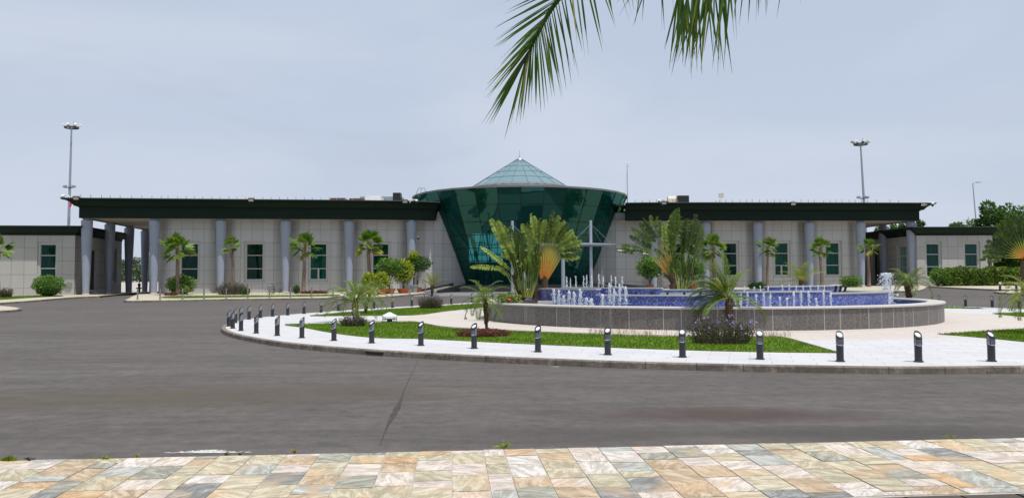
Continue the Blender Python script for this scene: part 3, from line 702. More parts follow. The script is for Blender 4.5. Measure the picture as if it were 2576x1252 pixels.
# ---- glass cone
CX, CY = 1.0, 95.0
def rc(z): return 8.6 + .44 * (z - 1.2)
zs = [1.2, 2.5, 3.93, 5.36, 6.8, 8.2, 10.0, 11.75]; NS = 32
mb = MB(); A0 = -pi / 2
for k in range(NS):
    b0, b1 = A0 + 2 * pi * k / NS, A0 + 2 * pi * (k + 1) / NS
    for z0, z1 in zip(zs, zs[1:]):
        if CY + rc(z0) * sin((b0 + b1) / 2) > 99.6 and z0 < 8: continue
        jz = random.uniform(-.012, .012)
        mb.face([(CX + rc(z0) * cos(b0), CY + rc(z0) * sin(b0), z0), (CX + rc(z0) * cos(b1), CY + rc(z0) * sin(b1), z0),
                 (CX + rc(z1) * cos(b1), CY + rc(z1) * sin(b1), z1), (CX + rc(z1) * cos(b0) , CY + rc(z1) * sin(b0) + jz, z1)])
cone = BW(mb, 'cone_glazing', MAT['glass'], TB)
mb = MB()
for k in range(NS):
    b = A0 + 2 * pi * k / NS; b1 = A0 + 2 * pi * (k + 1) / NS
    mb.tube([(CX + (rc(1.2) + .03) * cos(b), CY + (rc(1.2) + .03) * sin(b), 1.2), (CX + (rc(11.75) + .03) * cos(b), CY + (rc(11.75) + .03) * sin(b), 11.75)], .035, 4)
    for z in zs[:-1]:
        r = rc(z) + .03; mb.tube([(CX + r * cos(b), CY + r * sin(b), z), (CX + r * cos(b1), CY + r * sin(b1), z)], .035 if z < 9 else .02, 4)
BW(mb, 'mullions', MAT['black'], cone)
mb = MB(); mb.lathe([(rc(11.75) - .5, 11.74), (rc(11.75) + .12, 11.74), (rc(11.75) + .12, 11.93), (rc(11.75) - .3, 11.96), (6.7, 12.75), (6.6, 12.95)], 32, (CX, CY, 0), a0=A0, a1=A0 + 2 * pi)
rim = BW(mb, 'cone_roof', MAT['skirt'], TB, weld=True)
SR, SZ = 6.05, 13.05
mb = MB()
for k in range(40):
    b, b1 = 2 * pi * k / 40, 2 * pi * (k + .93) / 40
    mb.face([(CX + 6.62 * cos(b), CY + 6.62 * sin(b), 12.96), (CX + 6.62 * cos(b1), CY + 6.62 * sin(b1), 12.96), (CX + SR * cos(b1), CY + SR * sin(b1), SZ + .18), (CX + SR * cos(b), CY + SR * sin(b), SZ + .18)])
mb.lathe([(6.6, 12.9), (SR - .02, SZ + .14)], 40, (CX, CY, 0)); sk = BW(mb, 'skylight_skirt', MAT['skirt'], TB)
mb = MB(); n2 = 20; zz = [13.2, 14.12, 14.95, 15.75, 16.45, 16.85]
rs = [SR, 4.62, 3.28, 2.05, .92, .25]
for k in range(n2):
    b0, b1 = A0 + 2 * pi * (k + .5) / n2, A0 + 2 * pi * (k + 1.5) / n2
    for i in range(5):
        mb.face([(CX + rs[i] * cos(b0), CY + rs[i] * sin(b0), zz[i]), (CX + rs[i] * cos(b1), CY + rs[i] * sin(b1), zz[i]), (CX + rs[i + 1] * cos(b1), CY + rs[i + 1] * sin(b1), zz[i + 1]), (CX + rs[i + 1] * cos(b0), CY + rs[i + 1] * sin(b0), zz[i + 1])])
skl = BW(mb, 'skylight', MAT['sky_glass'], TB)
mb = MB()
for k in range(n2):
    b0, b1 = A0 + 2 * pi * (k + .5) / n2, A0 + 2 * pi * (k + 1.5) / n2
    mb.tube([(CX + (rs[0] + .03) * cos(b0), CY + (rs[0] + .03) * sin(b0), zz[0]), (CX + rs[5] * cos(b0), CY + rs[5] * sin(b0), zz[5] + .02)], .04, 4)
    for i in range(5): mb.tube([(CX + (rs[i] + .02) * cos(b0), CY + (rs[i] + .02) * sin(b0), zz[i]), (CX + (rs[i] + .02) * cos(b1), CY + (rs[i] + .02) * sin(b1), zz[i])], .032, 4)
BW(mb, 'skylight_bars', MAT['bar'], skl)
mb = MB(); mb.lathe([(.5, 16.72), (.42, 16.86), (.12, 16.95), (.06, 17.1), (.05, 17.3), (0, 17.3)], 16, (CX, CY, 0)); mb.tube([(CX, CY, 17.2), (CX, CY, 17.95)], .018, 6)
BW(mb, 'finial', MAT['galv'], skl)
# inside the cone: floor, ceiling ring, ribs, partition with rear windows
mb = MB()
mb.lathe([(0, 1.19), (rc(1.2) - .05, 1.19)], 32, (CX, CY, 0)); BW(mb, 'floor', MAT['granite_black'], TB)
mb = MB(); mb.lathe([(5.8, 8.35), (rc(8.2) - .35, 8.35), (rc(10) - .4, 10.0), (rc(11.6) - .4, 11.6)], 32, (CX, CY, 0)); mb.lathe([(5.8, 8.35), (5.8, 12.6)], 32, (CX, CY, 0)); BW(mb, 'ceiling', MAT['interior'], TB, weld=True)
mb = MB()
for k in range(16):
    b = A0 + 2 * pi * (k + .5) / 16
    if sin(b) > .35: continue
    p0 = Vector((CX + (rc(1.2) - 1.0) * cos(b), CY + (rc(1.2) - 1.0) * sin(b), 1.2)); p1 = Vector((CX + (rc(8.2) - .7) * cos(b), CY + (rc(8.2) - .7) * sin(b), 8.35))
    mb.tube([p0, p1], [.10, .26], 6)
    for j in range(1, 6):
        q0 = p0.lerp(p1, j / 6); bb = A0 + 2 * pi * (k + 1.0) / 16; z = q0.z; r = rc(z) - .15
        mb.tube([q0, (CX + r * cos(bb), CY + r * sin(bb), z)], .04, 4)
BW(mb, 'support_ribs', MAT['steelrib'], TB)
mb = MB()
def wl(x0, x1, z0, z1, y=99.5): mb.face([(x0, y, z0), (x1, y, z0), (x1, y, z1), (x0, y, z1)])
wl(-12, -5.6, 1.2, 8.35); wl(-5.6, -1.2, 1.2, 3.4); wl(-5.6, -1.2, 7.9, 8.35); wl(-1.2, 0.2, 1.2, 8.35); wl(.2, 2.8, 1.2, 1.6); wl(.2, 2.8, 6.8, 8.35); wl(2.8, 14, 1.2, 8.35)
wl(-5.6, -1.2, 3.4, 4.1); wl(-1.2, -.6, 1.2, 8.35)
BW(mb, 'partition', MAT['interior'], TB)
mb = MB(); mb.face([(-5.6, 99.4, 1.9), (2.8, 99.4, 1.9), (2.8, 99.4, 7.9), (-5.6, 99.4, 7.9)])
BW(mb, 'rear_window', MAT['rear_glass'], TB)
mb = MB()
for x in (-4.9, -3.9, -2.9, -1.9, .9, 1.8): mb.tube([(x, 99.2, 1.3), (x, 99.2, 7.9)], .045, 4)
for z in (2.9, 5.0, 6.3): mb.tube([(-5.6, 99.2, z), (2.8, 99.2, z)], .045, 4)
for x0 in (-5.0, -3.4): mb.tube([(x0, 98.0, 1.3), (x0 + 1.1, 98.0, 8.2)], .06, 5); mb.tube([(x0 + 1.1, 98.0, 1.3), (x0, 98.0, 8.2)], .06, 5)
BW(mb, 'rear_mullions', MAT['steelrib'], TB)
# portal doors
mb = MB(); 
for x in (.2, 1.1, 2.0, 2.9, 3.8): mb.tube([(x, 86.9, 1.2), (x, 86.5, 3.8)], .05, 4)
mb.tube([(.2, 86.5, 3.8), (3.8, 86.5, 3.8)], .07, 4); BW(mb, 'door_frame', MAT['galv'], TB)
# steps, platform, ramps
mb = MB(); mb.box((1.8, 87.2, .55), (15.5, 7.4, 1.3)); BW(mb, 'entrance_platform', MAT['granite_black'], TB)
for k in range(4):
    mb = MB(); z1 = .66 + .135 * (k + 1) - .11; y0 = 81.7 + k * .42; mb.box((1.8, (y0 + 83.5) / 2, z1 / 2 - .1), (14.6 - k * .02, 83.5 - y0 - .002 * k, z1 + .2)); BW(mb, 'step', MAT['granite_black'], TB)
def wedge(mb, a, b, w, za0, za1, zb0, zb1):
    a, b = Vector(a), Vector(b); d = (b - a).normalized(); n = Vector((-d.y, d.x)) * w / 2
    p = [(a - n), (b - n), (b + n), (a + n)]
    zz0 = [za0, zb0, zb0, za0]; zz1 = [za1, zb1, zb1, za1]
    lo = [(q.x, q.y, z) for q, z in zip(p, zz0)]; hi = [(q.x, q.y, z) for q, z in zip(p, zz1)]
    mb.face(lo[::-1]); mb.face(hi)
    for k in range(4): mb.face([lo[k], lo[(k + 1) % 4], hi[(k + 1) % 4], hi[k]])
for a, b in (((-7.6, 78.6), (-5.3, 85.2)), ((-10.2, 82.2), (-6.8, 86.9)), ((11.6, 79.6), (8.9, 86.2)), ((17.5, 84.5), (10.8, 88.0))):
    mb = MB(); wedge(mb, a, b, .35, .2, .74, .5, 1.42); BW(mb, 'ramp_wall', MAT['granite_black'], TB)
mb = MB(); wedge(mb, (-8.9, 80.4), (-6.1, 86.0), 2.2, .2, .55, .3, 1.15); BW(mb, 'ramp', MAT['plaza'], TB); mb = MB(); wedge(mb, (14.5, 82.2), (9.8, 87.2), 2.4, .2, .5, .3, 1.15); BW(mb, 'ramp', MAT['plaza'], TB)
mb = MB(); p = [VD(1047, 487, 90), VD(1053, 473.5, 90), VD(1068, 473.5, 90), VD(1071, 484, 90)]; mb.tube(p, .03, 5); mb.tube([VD(1060, 474, 90), VD(1058, 487, 90)], .02, 4); BW(mb, 'guard_rail', MAT['darkmetal'], TB)
# roof equipment and rods
def rods(xs, side):
    for x in xs:
        if side == 'L': Y = 80.3 + (x - 200) / 900 * 5.8
        else: Y = 88.1 + (x - 1577) / 740 * 1.8
        p = VD(x, 500, Y); mb = MB(); mb.tube([(p.x, Y + .1, 10.42), (p.x, Y + .1, 10.98 + random.uniform(-.04, .04))], .034, 5); BW(mb, 'lightning_rod', MAT['galv'], TB)
rods([201.6, 227, 254, 276, 301, 330, 355.6, 381, 404.7, 421.6, 445.8, 467.5, 487.5, 509, 532, 552.5, 575, 595, 617, 638.6, 660.7, 681, 702, 722.9, 743.8, 765, 785, 806.7, 827.5, 845.8, 868.3, 887], 'L')
rods([1598, 1616, 1634.7, 1652, 1669, 1693, 1705, 1802, 1811, 1826.6, 1843, 1862, 1878.5, 1893, 1911, 1931, 1949, 1963, 1979, 1996, 2016, 2034, 2049, 2073, 2089, 2104, 2119, 2137, 2152, 2168, 2184, 2206, 2240, 2262], 'R')
def flood(px, py, Y, rz):
    p = VD(px, py, Y); mb = MB(); mb.box((0, 0, 0), (.62, .22, .36), tilt=Matrix.Rotation(radians(28), 3, 'X')); mb.tube([(0, .1, -.1), (0, .25, -.45)], .04, 6)
    o = mb.build('floodlight', MAT['black'], TB, loc=(p.x - 1, p.y - 95, p.z)); o.rotation_euler.z = rz
    mb = MB(); mb.box((0, -.125, -.0), (.50, .02, .26), tilt=None); l = mb.build('lens', MAT['lens'], o); l.rotation_euler.x = radians(28)
for a in ((192, 498, 78.5, .1), (632, 502.5, 80.8, .1), (1019, 506.5, 83.4, .1), (1670, 510, 86.5, 0), (1995, 512, 87.3, 0), (2321.5, 514, 88.4, 0)): flood(*a)
def camera_(px, py, Y, sgn, s=1.0):
    p = VD(px, py, Y); mb = MB(); mb.tube([(0, 0, .3), (.55 * sgn, 0, .35), (.75 * sgn, 0, .0)], .06 * s, 6); mb.blob((0, 0, .22), (.2 * s, .2 * s, .17 * s), 10, 6)
    o = mb.build('security_camera', MAT['white'], TB, loc=(p.x - 1, p.y - 95, p.z - .12)); mb = MB(); mb.blob((0, 0, .06), (.17 * s, .17 * s, .2 * s), 10, 6); mb.build('camera_dome', MAT['black'], o)
camera_(158, 496, 79.3, 1); camera_(2346, 514, 88.6, -1, 1); camera_(1048, 507, 83.4, -1, .8); camera_(1658, 507, 86.8, 1, .8); camera_(1572, 531, 88.0, 1, .8); camera_(1052, 598, 86.0, -1, .6)
def plainbox(name, px0, px1, py0, py1, Y, d, mat, parent=TB):
    a = VD(px0, py1, Y); b = VD(px1, py0, Y); mb = MB(); z0 = a.z
    mb.box(((a.x + b.x) / 2, Y + d / 2, (z0 + b.z) / 2), (b.x - a.x, d, b.z - z0), top=.985); return BW(mb, name, MAT[mat], parent)
# air handling on the roof
mb = MB(); a = VD(918, 505, 88); b = VD(958, 491, 88); w = (b.x - a.x)
prof = [(-.5, 0), (-.5, .72), (-.4, .93), (-.2, .99), (.2, .99), (.4, .95), (.5, .8), (.5, 0)]; hgt = b.z - a.z
pts0 = [(a.x + w * (.5 + x), 88, a.z + hgt * z) for x, z in prof]; pts1 = [(x, 90.0, z) for x, y, z in pts0]
mb.face(pts0); mb.face(pts1[::-1])
for k in range(len(prof)): mb.face([pts0[k], pts0[(k + 1) % 8], pts1[(k + 1) % 8], pts1[k]])
BW(mb, 'air_duct', MAT['white'], TB)
plainbox('fan_box', 988, 1007.5, 484.5, 504, 88.3, 1.2, 'black'); plainbox('equipment_deck', 905, 1010, 494, 506, 90.5, 2.5, 'galv'); plainbox('roof_sheet', 830, 866, 497.6, 501.5, 87, 2, 'brown'); plainbox('roof_sheet', 878, 912, 498.5, 502, 87.3, 2, 'brown')
mb = MB(); a = VD(1684, 512, 91); b = VD(1712, 491, 91); mb.tube([(a.x + .0, 92, a.z + .5), (a.x + 1.1, 92, a.z + .5)], .48, 14); mb.box(((a.x + .55), 92, a.z + .1), (1.1, 1, .6)); BW(mb, 'air_duct', MAT['soffit'], TB)
plainbox('fan_box', 1705, 1733.5, 491.5, 513, 91, 1.2, 'black'); plainbox('roof_sheet', 1735, 1778, 509, 512.5, 91, 2, 'galv')
# correct small sign box on a stalk
mb = MB(); a = VD(1814, 510, 91); b = VD(1814, 494, 91); mb.tube([(a.x, 91, a.z), (a.x, 91, b.z)], .025, 5); mb.box((b.x, 91, b.z + .1), (.6, .15, .55)); BW(mb, 'roof_marker', MAT['lens'], TB)
# antenna pole
mb = MB(); a = VD(1578.5, 512, 93); b = VD(1577.5, 412, 93); mb.tube([(a.x, 93, 10.4), (b.x, 93, b.z)], [.06, .035], 6)
for dz, l in ((0, .55), (-.32, .5), (-.38, .3)): mb.tube([(b.x, 93, b.z + dz), (b.x + l, 93, b.z + dz + .04)], .02, 4)
mb.tube([(b.x, 93, b.z - .6), (b.x - .35, 93, 11.8)], .01, 3); BW(mb, 'antenna_mast', MAT['galv'], TB)

# ---- entrance canopy
EC = empty('entrance_canopy', (3.7, 72.2, gz(3.7, 72)), 0, 'thin wing-shaped canopy hung by rods from two tall blue grey masts before the glass cone', 'canopy')
for x, y, top in ((.04, 72, 7.35), (7.45, 72, 7.35)):
    z0 = gz(x, y); mb = MB(); mb.tube([(x, y, z0 - .14), (x, y, top)], [.17, .13], 14); m_ = BW(mb, 'mast', MAT['metal'], EC, smooth=radians(40))
    mb = MB()
    for ex, ey in ((-1.9, 0), (1.9, 0), (0, 4.0), (-1.5, 3.5), (1.5, 3.5)): mb.tube([(x, y, top - .35), (x + ex, y + ey, 5.2)], .012, 4)
    BW(mb, 'tie_rods', MAT['galv'], m_)
for x, y in ((1.2, 79.5), (5.3, 79.5)):
    mb = MB(); mb.tube([(x, y, .5), (x, y, 5.0)], .2, 14); BW(mb, 'rear_post', MAT['metal'], EC, smooth=radians(40))
mb = MB(); n = 14
for i in range(n):
    a0_, a1_ = -1 + 2 * i / n, -1 + 2 * (i + 1) / n
    th = lambda a: .02 + .09 * (1 - abs(a) ** 2.5); zc = lambda a: 5.12 - .06 * abs(a) ** 2
    X0, X1 = 4.8 + a0_ * 5.0, 4.8 + a1_ * 5.0
    y0, y1 = 71.3, 75.2
    for s_ in (1, -1): 
        q = [(X0, y0, zc(a0_) + s_ * th(a0_)), (X1, y0, zc(a1_) + s_ * th(a1_)), (X1, y1, zc(a1_) + s_ * th(a1_)), (X0, y1, zc(a0_) + s_ * th(a0_))]
        mb.face(q if s_ > 0 else q[::-1])
    for y in (y0, y1): mb.face([(X0, y, zc(a0_) - th(a0_)), (X1, y, zc(a1_) - th(a1_)), (X1, y, zc(a1_) + th(a1_)), (X0, y, zc(a0_) + th(a0_))])
BW(mb, 'canopy_wing', MAT['metal'], EC, weld=True)

# ---- annexes
def annex(name, c, u, v, L_, D_, wins, side_items, label, ns, zt=6.72):
    A = empty(name, (c.x, c.y, gz(c.x, c.y)), 0, label, 'building')
    P_ = lambda a, b: c + u * a + v * b
    wz0, wz1 = 1.95 + (0 if ns < 0 else .2), 5.75
    mb = MB()
    def wallseg(p, q_, ops, s0=0):
        d = (q_ - p); l = d.length; d = d / l; cuts = sorted(set([0, l] + [x for o in ops for x in (o[0], o[1])]))
        for a, b in zip(cuts, cuts[1:]):
            op = [o for o in ops if abs(o[0] - a) < 1e-4]; x, y = p + d * a, p + d * b
            rows = [(-.3, op[0][2]), (op[0][3], zt + .1)] if op else [(-.3, zt + .1)]
            for r0, r1 in rows:
                if r1 > r0: mb.face([(x.x, x.y, r0), (y.x, y.y, r0), (y.x, y.y, r1), (x.x, x.y, r1)], [(s0 + a, r0), (s0 + b, r0), (s0 + b, r1), (s0 + a, r1)])
    hw = .76 + .28
    ops = [(x - hw, x + hw, wz0 - .32, wz1 + .32) for x in wins]
    wallseg(P_(0, 0), P_(L_, 0), ops)
    so = [(x - w_, x + w_, z0, z1) for x, w_, z0, z1, k in side_items]
    wallseg(P_(0, 0), P_(0, D_), so, 3.3); wallseg(P_(0, D_), P_(L_, D_), []); wallseg(P_(L_, 0), P_(L_, D_), [])
    BW(mb, 'wall', MAT['cladR'], A, weld=True)
    for i, x in enumerate(wins): window(A, P_(x, 0), u * (-1 if ns < 0 else 1), v, 1.52, wz0, wz1, 'blue')
    for x, w_, z0, z1, k in side_items:
        if k == 'win': window(A, P_(0, x), v, u, 2 * w_ - .56, z0 + .32, z1 - .32, 'dark')
        else:
            mb = MB(); p, q_ = P_(.3, x - w_), P_(.3, x + w_); mb.face([(p.x, p.y, z0), (q_.x, q_.y, z0), (q_.x, q_.y, z1), (p.x, p.y, z1)])
            d = BW(mb, 'door', MAT['black'], A)
            for s_ in (-w_, w_):
                p, q_ = P_(0, x + s_), P_(.3, x + s_); mb = MB(); mb.face([(p.x, p.y, z0), (q_.x, q_.y, z0), (q_.x, q_.y, z1), (p.x, p.y, z1)]); BW(mb, 'door_jamb', MAT['clad_edge'], d)
            for kk in range(3):
                mb = MB(); p = P_(-.25 - .2 * kk, x); mb.box((p.x, p.y, .45 + .3 - .15 * kk), (.9 + .0 * kk, 3.2, .3), atan2(v.y, v.x) - pi / 2); BW(mb, 'door_step', MAT['clad_edge'], A)
    pr = [(-.2, zt), (.06, zt), (.06, zt + .2), (.25, zt + .26), (.36, zt + .42), (.55, zt + .62), (.95, zt + .80), (1.0, zt + .80), (1.0, zt + .92), (-.3, zt + .95)]
    path = [P_(L_, D_), P_(L_, 0), P_(0, 0), P_(0, D_)]
    mb = MB(); sweep(mb, path, pr, ns); f_ = BW(mb, 'fascia', MAT['fascia'], A, weld=True)
    mb = MB(); mb.face([(p.x, p.y, zt + .9) for p in path]); BW(mb, 'roof', MAT['roof'], A)
    mb = MB(); sweep(mb, path, [(.96, zt + .922), (1.03, zt + .922), (1.03, zt + .97), (.9, zt + .98)], ns); BW(mb, 'coping', MAT['coping'], f_)
    return A, P_
AL, PAL = annex('annex_building', Vector((-46.4, 81.0)), -uL, vL, 34, 13.2, [2.75, 8.95, 15.2, 21.4], [(4.6, 1.1, .4, 5.3, 'door'), (10.6, 1.1, 1.6, 5.9, 'win')], 'low grey panelled annex with dark green roof at the left end of the terminal', 1)
AR, PAR = annex('annex_building', Vector((47.7, 89.9)), -uR, vR, 9.3, 14, [2.05, 6.75], [(3.2, 1.1, 1.6, 5.9, 'win'), (8.6, 1.3, .8, 5.3, 'door')], 'low grey panelled annex with dark green roof at the right end behind the hedge', -1, 6.75)
# ---- white poles in the gap, yellow hydrant
for x, lb in ((330, 'thin white pole left of the rearmost portico column'), (377, 'thin white pole beside the first bay column, right of the gap')):
    p = VD(x, 732, 103); z0 = gz(p.x, 103); mb = MB(); mb.tube([(0, 0, -.1), (0, 0, 7.7)], .11, 8)
    for z in (2.2, 4.4): mb.tube([(0, 0, z), (0, 0, z + .06)], .14, 8)
    tag(mb.build('white_pole', MAT['white'], loc=(p.x, 103, z0)), lb, 'pole', 'white poles behind the portico')
p = VD(350, 733, 101); mb = MB(); mb.tube([(0, 0, 0), (0, 0, .9)], .16, 8); mb.blob((0, 0, .95), .22, 8, 5); mb.tube([(-.4, 0, .5), (.4, 0, .5)], .08, 6); mb.tube([(0, 0, 1), (0, 0, 1.5)], .05, 5)
tag(mb.build('hydrant', MAT['brown'], loc=(p.x, 101, gz(p.x, 101))), 'small rust brown hydrant standing in the gap under the left portico', 'hydrant')
# ---- floodlight masts
def mast(xt, yt, xb, yb, Y, ylow, label, red=False):
    a = VD(xb, yb, Y); b = VD(xt, yt + 8, Y); g0 = gz(a.x, Y); d = (b - a).normalized(); base = a + d * ((g0 - a.z) / d.z)
    E_ = empty('floodlight_mast', base, 0, label, 'floodlight mast', 'tall floodlight masts behind the building'); h = b - base
    k = Y / 1920
    mb = MB(); mb.tube([(0, 0, 0), tuple(h)], [4.4 * k, 1.9 * k], 12); mb.build('pole', MAT['galv'], E_, smooth=radians(40))
    mb = MB(); mb.lathe([(17 * k, 0), (17 * k, 3.5 * k), (15.5 * k, 3.5 * k), (15.5 * k, 0), (17 * k, 0)], 20); 
    for q in range(4): mb.tube([(0, 0, k), (16 * k * cos(q * pi / 2), 16 * k * sin(q * pi / 2), k)], k * .8, 4)
    mb.build('head_ring', MAT['darkmetal'], E_, loc=h)
    for ang_ in (pi * .97, pi * 1.25, pi * 1.5, pi * 1.75, .03 * pi, pi * .5):
        x, y = 19 * k * cos(ang_), 14 * k * sin(ang_); mb = MB(); mb.box((0, 0, 0), (10 * k, 5 * k, 4.5 * k), tilt=Matrix.Rotation(radians(-25), 3, 'Y'))
        mb.tube([(0, 0, 0), (-3 * k, 0, -4 * k)], .6 * k, 4)
        o = mb.build('floodlight', MAT['white'] if random.random() < .6 else MAT['galv'], E_, loc=(h.x + x, h.y + y, h.z + 7 * k)); o.rotation_euler.z = ang_
    mb = MB(); mb.tube([(6 * k, 0, 2 * k), (6 * k, 0, 14 * k)], .5 * k, 4); mb.blob((6 * k, 0, 15 * k), 1.4 * k, 6, 4); mb.build('beacon', MAT['black'], E_, loc=h)
    l = VD((xt + xb) / 2, ylow, Y) - base; mb = MB(); mb.tube([(-13 * k, -3 * k, 0), (13 * k, -3 * k, 0)], .9 * k, 4); mb.lathe([(4 * k, -k), (5.2 * k, -k), (5.2 * k, k), (4 * k, k)], 12); mb.build('lower_bracket', MAT['darkmetal'], E_, loc=l)
    for s_ in (-1, 1):
        mb = MB(); mb.box((0, 0, 0), (9 * k, 4 * k, 4.5 * k), tilt=Matrix.Rotation(radians(10 * s_), 3, 'Y')); mb.build('floodlight', MAT['galv'], E_, loc=l + Vector((11 * k * s_, -3 * k, 3 * k)))
    if red:
        c = VD(176, 512, Y - 1) - base; mb = MB(); mb.face([(c.x, c.y, c.z + .6), (c.x + .5, c.y, c.z + .4), (c.x + .25, c.y, c.z - .6), (c.x - .1, c.y - .1, c.z - .8)]); mb.face([(c.x, c.y - .05, c.z + .6), (c.x + .3, c.y - .15, c.z), (c.x + .0, c.y - .1, c.z - .9)]); mb.build('pennant', MAT['redcloth'], E_)
mast(180, 315, 172, 590, 150, 472, 'tall floodlight mast rising behind the left annex roof', True)
mast(2165, 357, 2173.5, 510, 172, 499, 'tall floodlight mast rising behind the right wing roof')
mb = MB(); a = VD(2453, 530, 130); b = VD(2447, 461, 130); g0 = gz(a.x, 130); d = (b - a).normalized(); base = a + d * ((g0 - a.z) / d.z); h = b - base
SL = empty('street_lamp', base, 0, 'thin grey lamp pole with a short arm above the trees at far right', 'street lamp')
mb.tube([(0, 0, 0), tuple(h)], [.16, .07], 8); mb.build('pole', MAT['galv'], SL); mb = MB(); mb.tube([(0, 0, 0), (.8, 0, .12)], .05, 5); mb.box((1.0, 0, .16), (.9, .2, .1)); mb.build('lamp_arm', MAT['galv'], SL, loc=h)
# ================================================================= fountain
FX, FY = FC; RF = 10.25
FT = empty('fountain', (FX, FY, 0), 0, 'round grey granite fountain basin with stepped blue mosaic walls', 'fountain')
seg = 96
mb = MB(); mb.lathe([(RF, -.05), (RF, .74)], seg, a0=0, a1=2 * pi); mb.build('outer_wall', MAT['fgranite'], FT, smooth=True)
mb = MB(); mb.lathe([(RF - .6, .735), (RF - .62, .76), (RF - .6, .81), (RF + .03, .81), (RF + .06, .79), (RF + .06, .74), (RF, .735)], seg); mb.build('rim', MAT['granite_cap'], FT, smooth=radians(35))
mb = MB(); mb.lathe([(RF - .55, .2), (RF - .55, .76)], seg); mb.build('inner_lining', MAT['mosaic'], FT, smooth=True)
mb = MB(); mb.lathe([(0, .60), (RF - .56, .60)], 64); mb.build('pool_water', MAT['water'], FT, weld=True)
def azi(px, R_):   # azimuth (about the fountain centre) of the near point at radius R_ seen at photo column px
    best = None
    for k in range(720):
        a = pi + pi * k / 720
        x, y = FX + R_ * cos(a), FY + R_ * sin(a); q = 1288 + FP * x / y
        if best is None or abs(q - px) < best[0]: best = (abs(q - px), a)
    return best[1]
RD = 8.35
def drumseg(a0, a1, zt, R_=RD, zb=.55, cap=.16, n=None, name='mosaic_wall', capw=.3):
    n = n or max(6, int(abs(a1 - a0) * 24))
    mb = MB(); mb.lathe([(R_, zb), (R_, zt)], n, a0=a0, a1=a1); mb.lathe([(R_ - capw, zt), (R_ - capw, zb)], n, a0=a0, a1=a1)
    for a in (a0, a1): mb.face([((R_ - capw) * cos(a), (R_ - capw) * sin(a), zb), (R_ * cos(a), R_ * sin(a), zb), (R_ * cos(a), R_ * sin(a), zt), ((R_ - capw) * cos(a), (R_ - capw) * sin(a), zt)], [(0, zb), (capw, zb), (capw, zt), (0, zt)])
    o = mb.build(name, MAT['mosaic'], FT)
    e = .02 / R_; mb = MB(); mb.lathe([(R_ - capw - .02, zt), (R_ - capw - .02, zt + .055), (R_ + .03, zt + .055), (R_ + .03, zt), (R_ - capw - .02, zt)], n, a0=a0 - e, a1=a1 + e)
    for a in (a0 - e, a1 + e): mb.face([((R_ - capw - .02) * cos(a), (R_ - capw - .02) * sin(a), zt), ((R_ + .03) * cos(a), (R_ + .03) * sin(a), zt), ((R_ + .03) * cos(a), (R_ + .03) * sin(a), zt + .055), ((R_ - capw - .02) * cos(a), (R_ - capw - .02) * sin(a), zt + .055)])
    mb.build('wall_cap', MAT['granite_cap'], o); return o
aL = azi(1352, RD); a1_ = azi(1500, RD); a2_ = azi(1842, RD); a3_ = azi(2088, RD); a4_ = azi(2206, RD)
drumseg(aL - .55, aL + .02, 1.30); drumseg(aL + .02, a1_, 1.37); drumseg(a1_, a2_, 1.14); drumseg(a2_, a3_, 1.27); drumseg(a3_, a4_ + .45, 1.19); drumseg(a4_ + .45, 2 * pi + 2.4, 1.12); 
# upper tiers
drumseg(aL - .1, a1_ + .28, 1.40, R_=6.9, zb=.9); drumseg(a1_ + .28, a2_ + .1, 1.17, R_=7.0, zb=.9)
drumseg(azi(1932, 6.3), azi(2178, 6.3) + .35, 1.44, R_=6.3, zb=.9); drumseg(a2_ + .1, a3_ + .1, 1.22, R_=7.5, zb=.9)
drumseg(.5, 2.6, 1.16, R_=6.4, zb=.9)
mb = MB(); mb.lathe([(0, 1.10), (RD - .3, 1.10)], 64); mb.build('upper_pool', MAT['water'], FT, weld=True)
mb = MB()
for k in range(7):
    a = azi(1600 + k * 40, 7.6); p = (7.7 * cos(a), 7.7 * sin(a))
    mb.tube([(p[0], p[1], 1.1), (p[0], p[1], 1.30)], .045, 6)
for px in (2096, 2108, 2120):
    a = azi(px, 7.3); mb.tube([(7.3 * cos(a), 7.3 * sin(a), 1.1), (7.3 * cos(a) + .1, 7.3 * sin(a), 1.42)], .05, 6); mb.blob((7.3 * cos(a) + .1, 7.3 * sin(a), 1.44), .07, 6, 4)
mb.build('nozzles', MAT['black'], FT)
# planter in the left of the basin
pcx = VD(1330, 740, 33.5); mb = MB()
mb.lathe([(0, .0), (1.45, .0), (1.5, -.02)], 20, (pcx.x - FX, 33.5 - FY, .80)); 
pa0, pa1 = pi * .93, aL + .03
mb.lathe([(RD - 1.2, .78), (RF - .62, .79)], 20, a0=aL - .75, a1=aL + .02); mb.build('planter_soil', MAT['soil'], FT)
pb = VD(1372, 752, 31.2); mb = MB(); mb.box((pb.x - FX, 31.3 - FY, .86), (.62, .4, .12)); o = mb.build('planter_step', MAT['granite_cap'], FT)

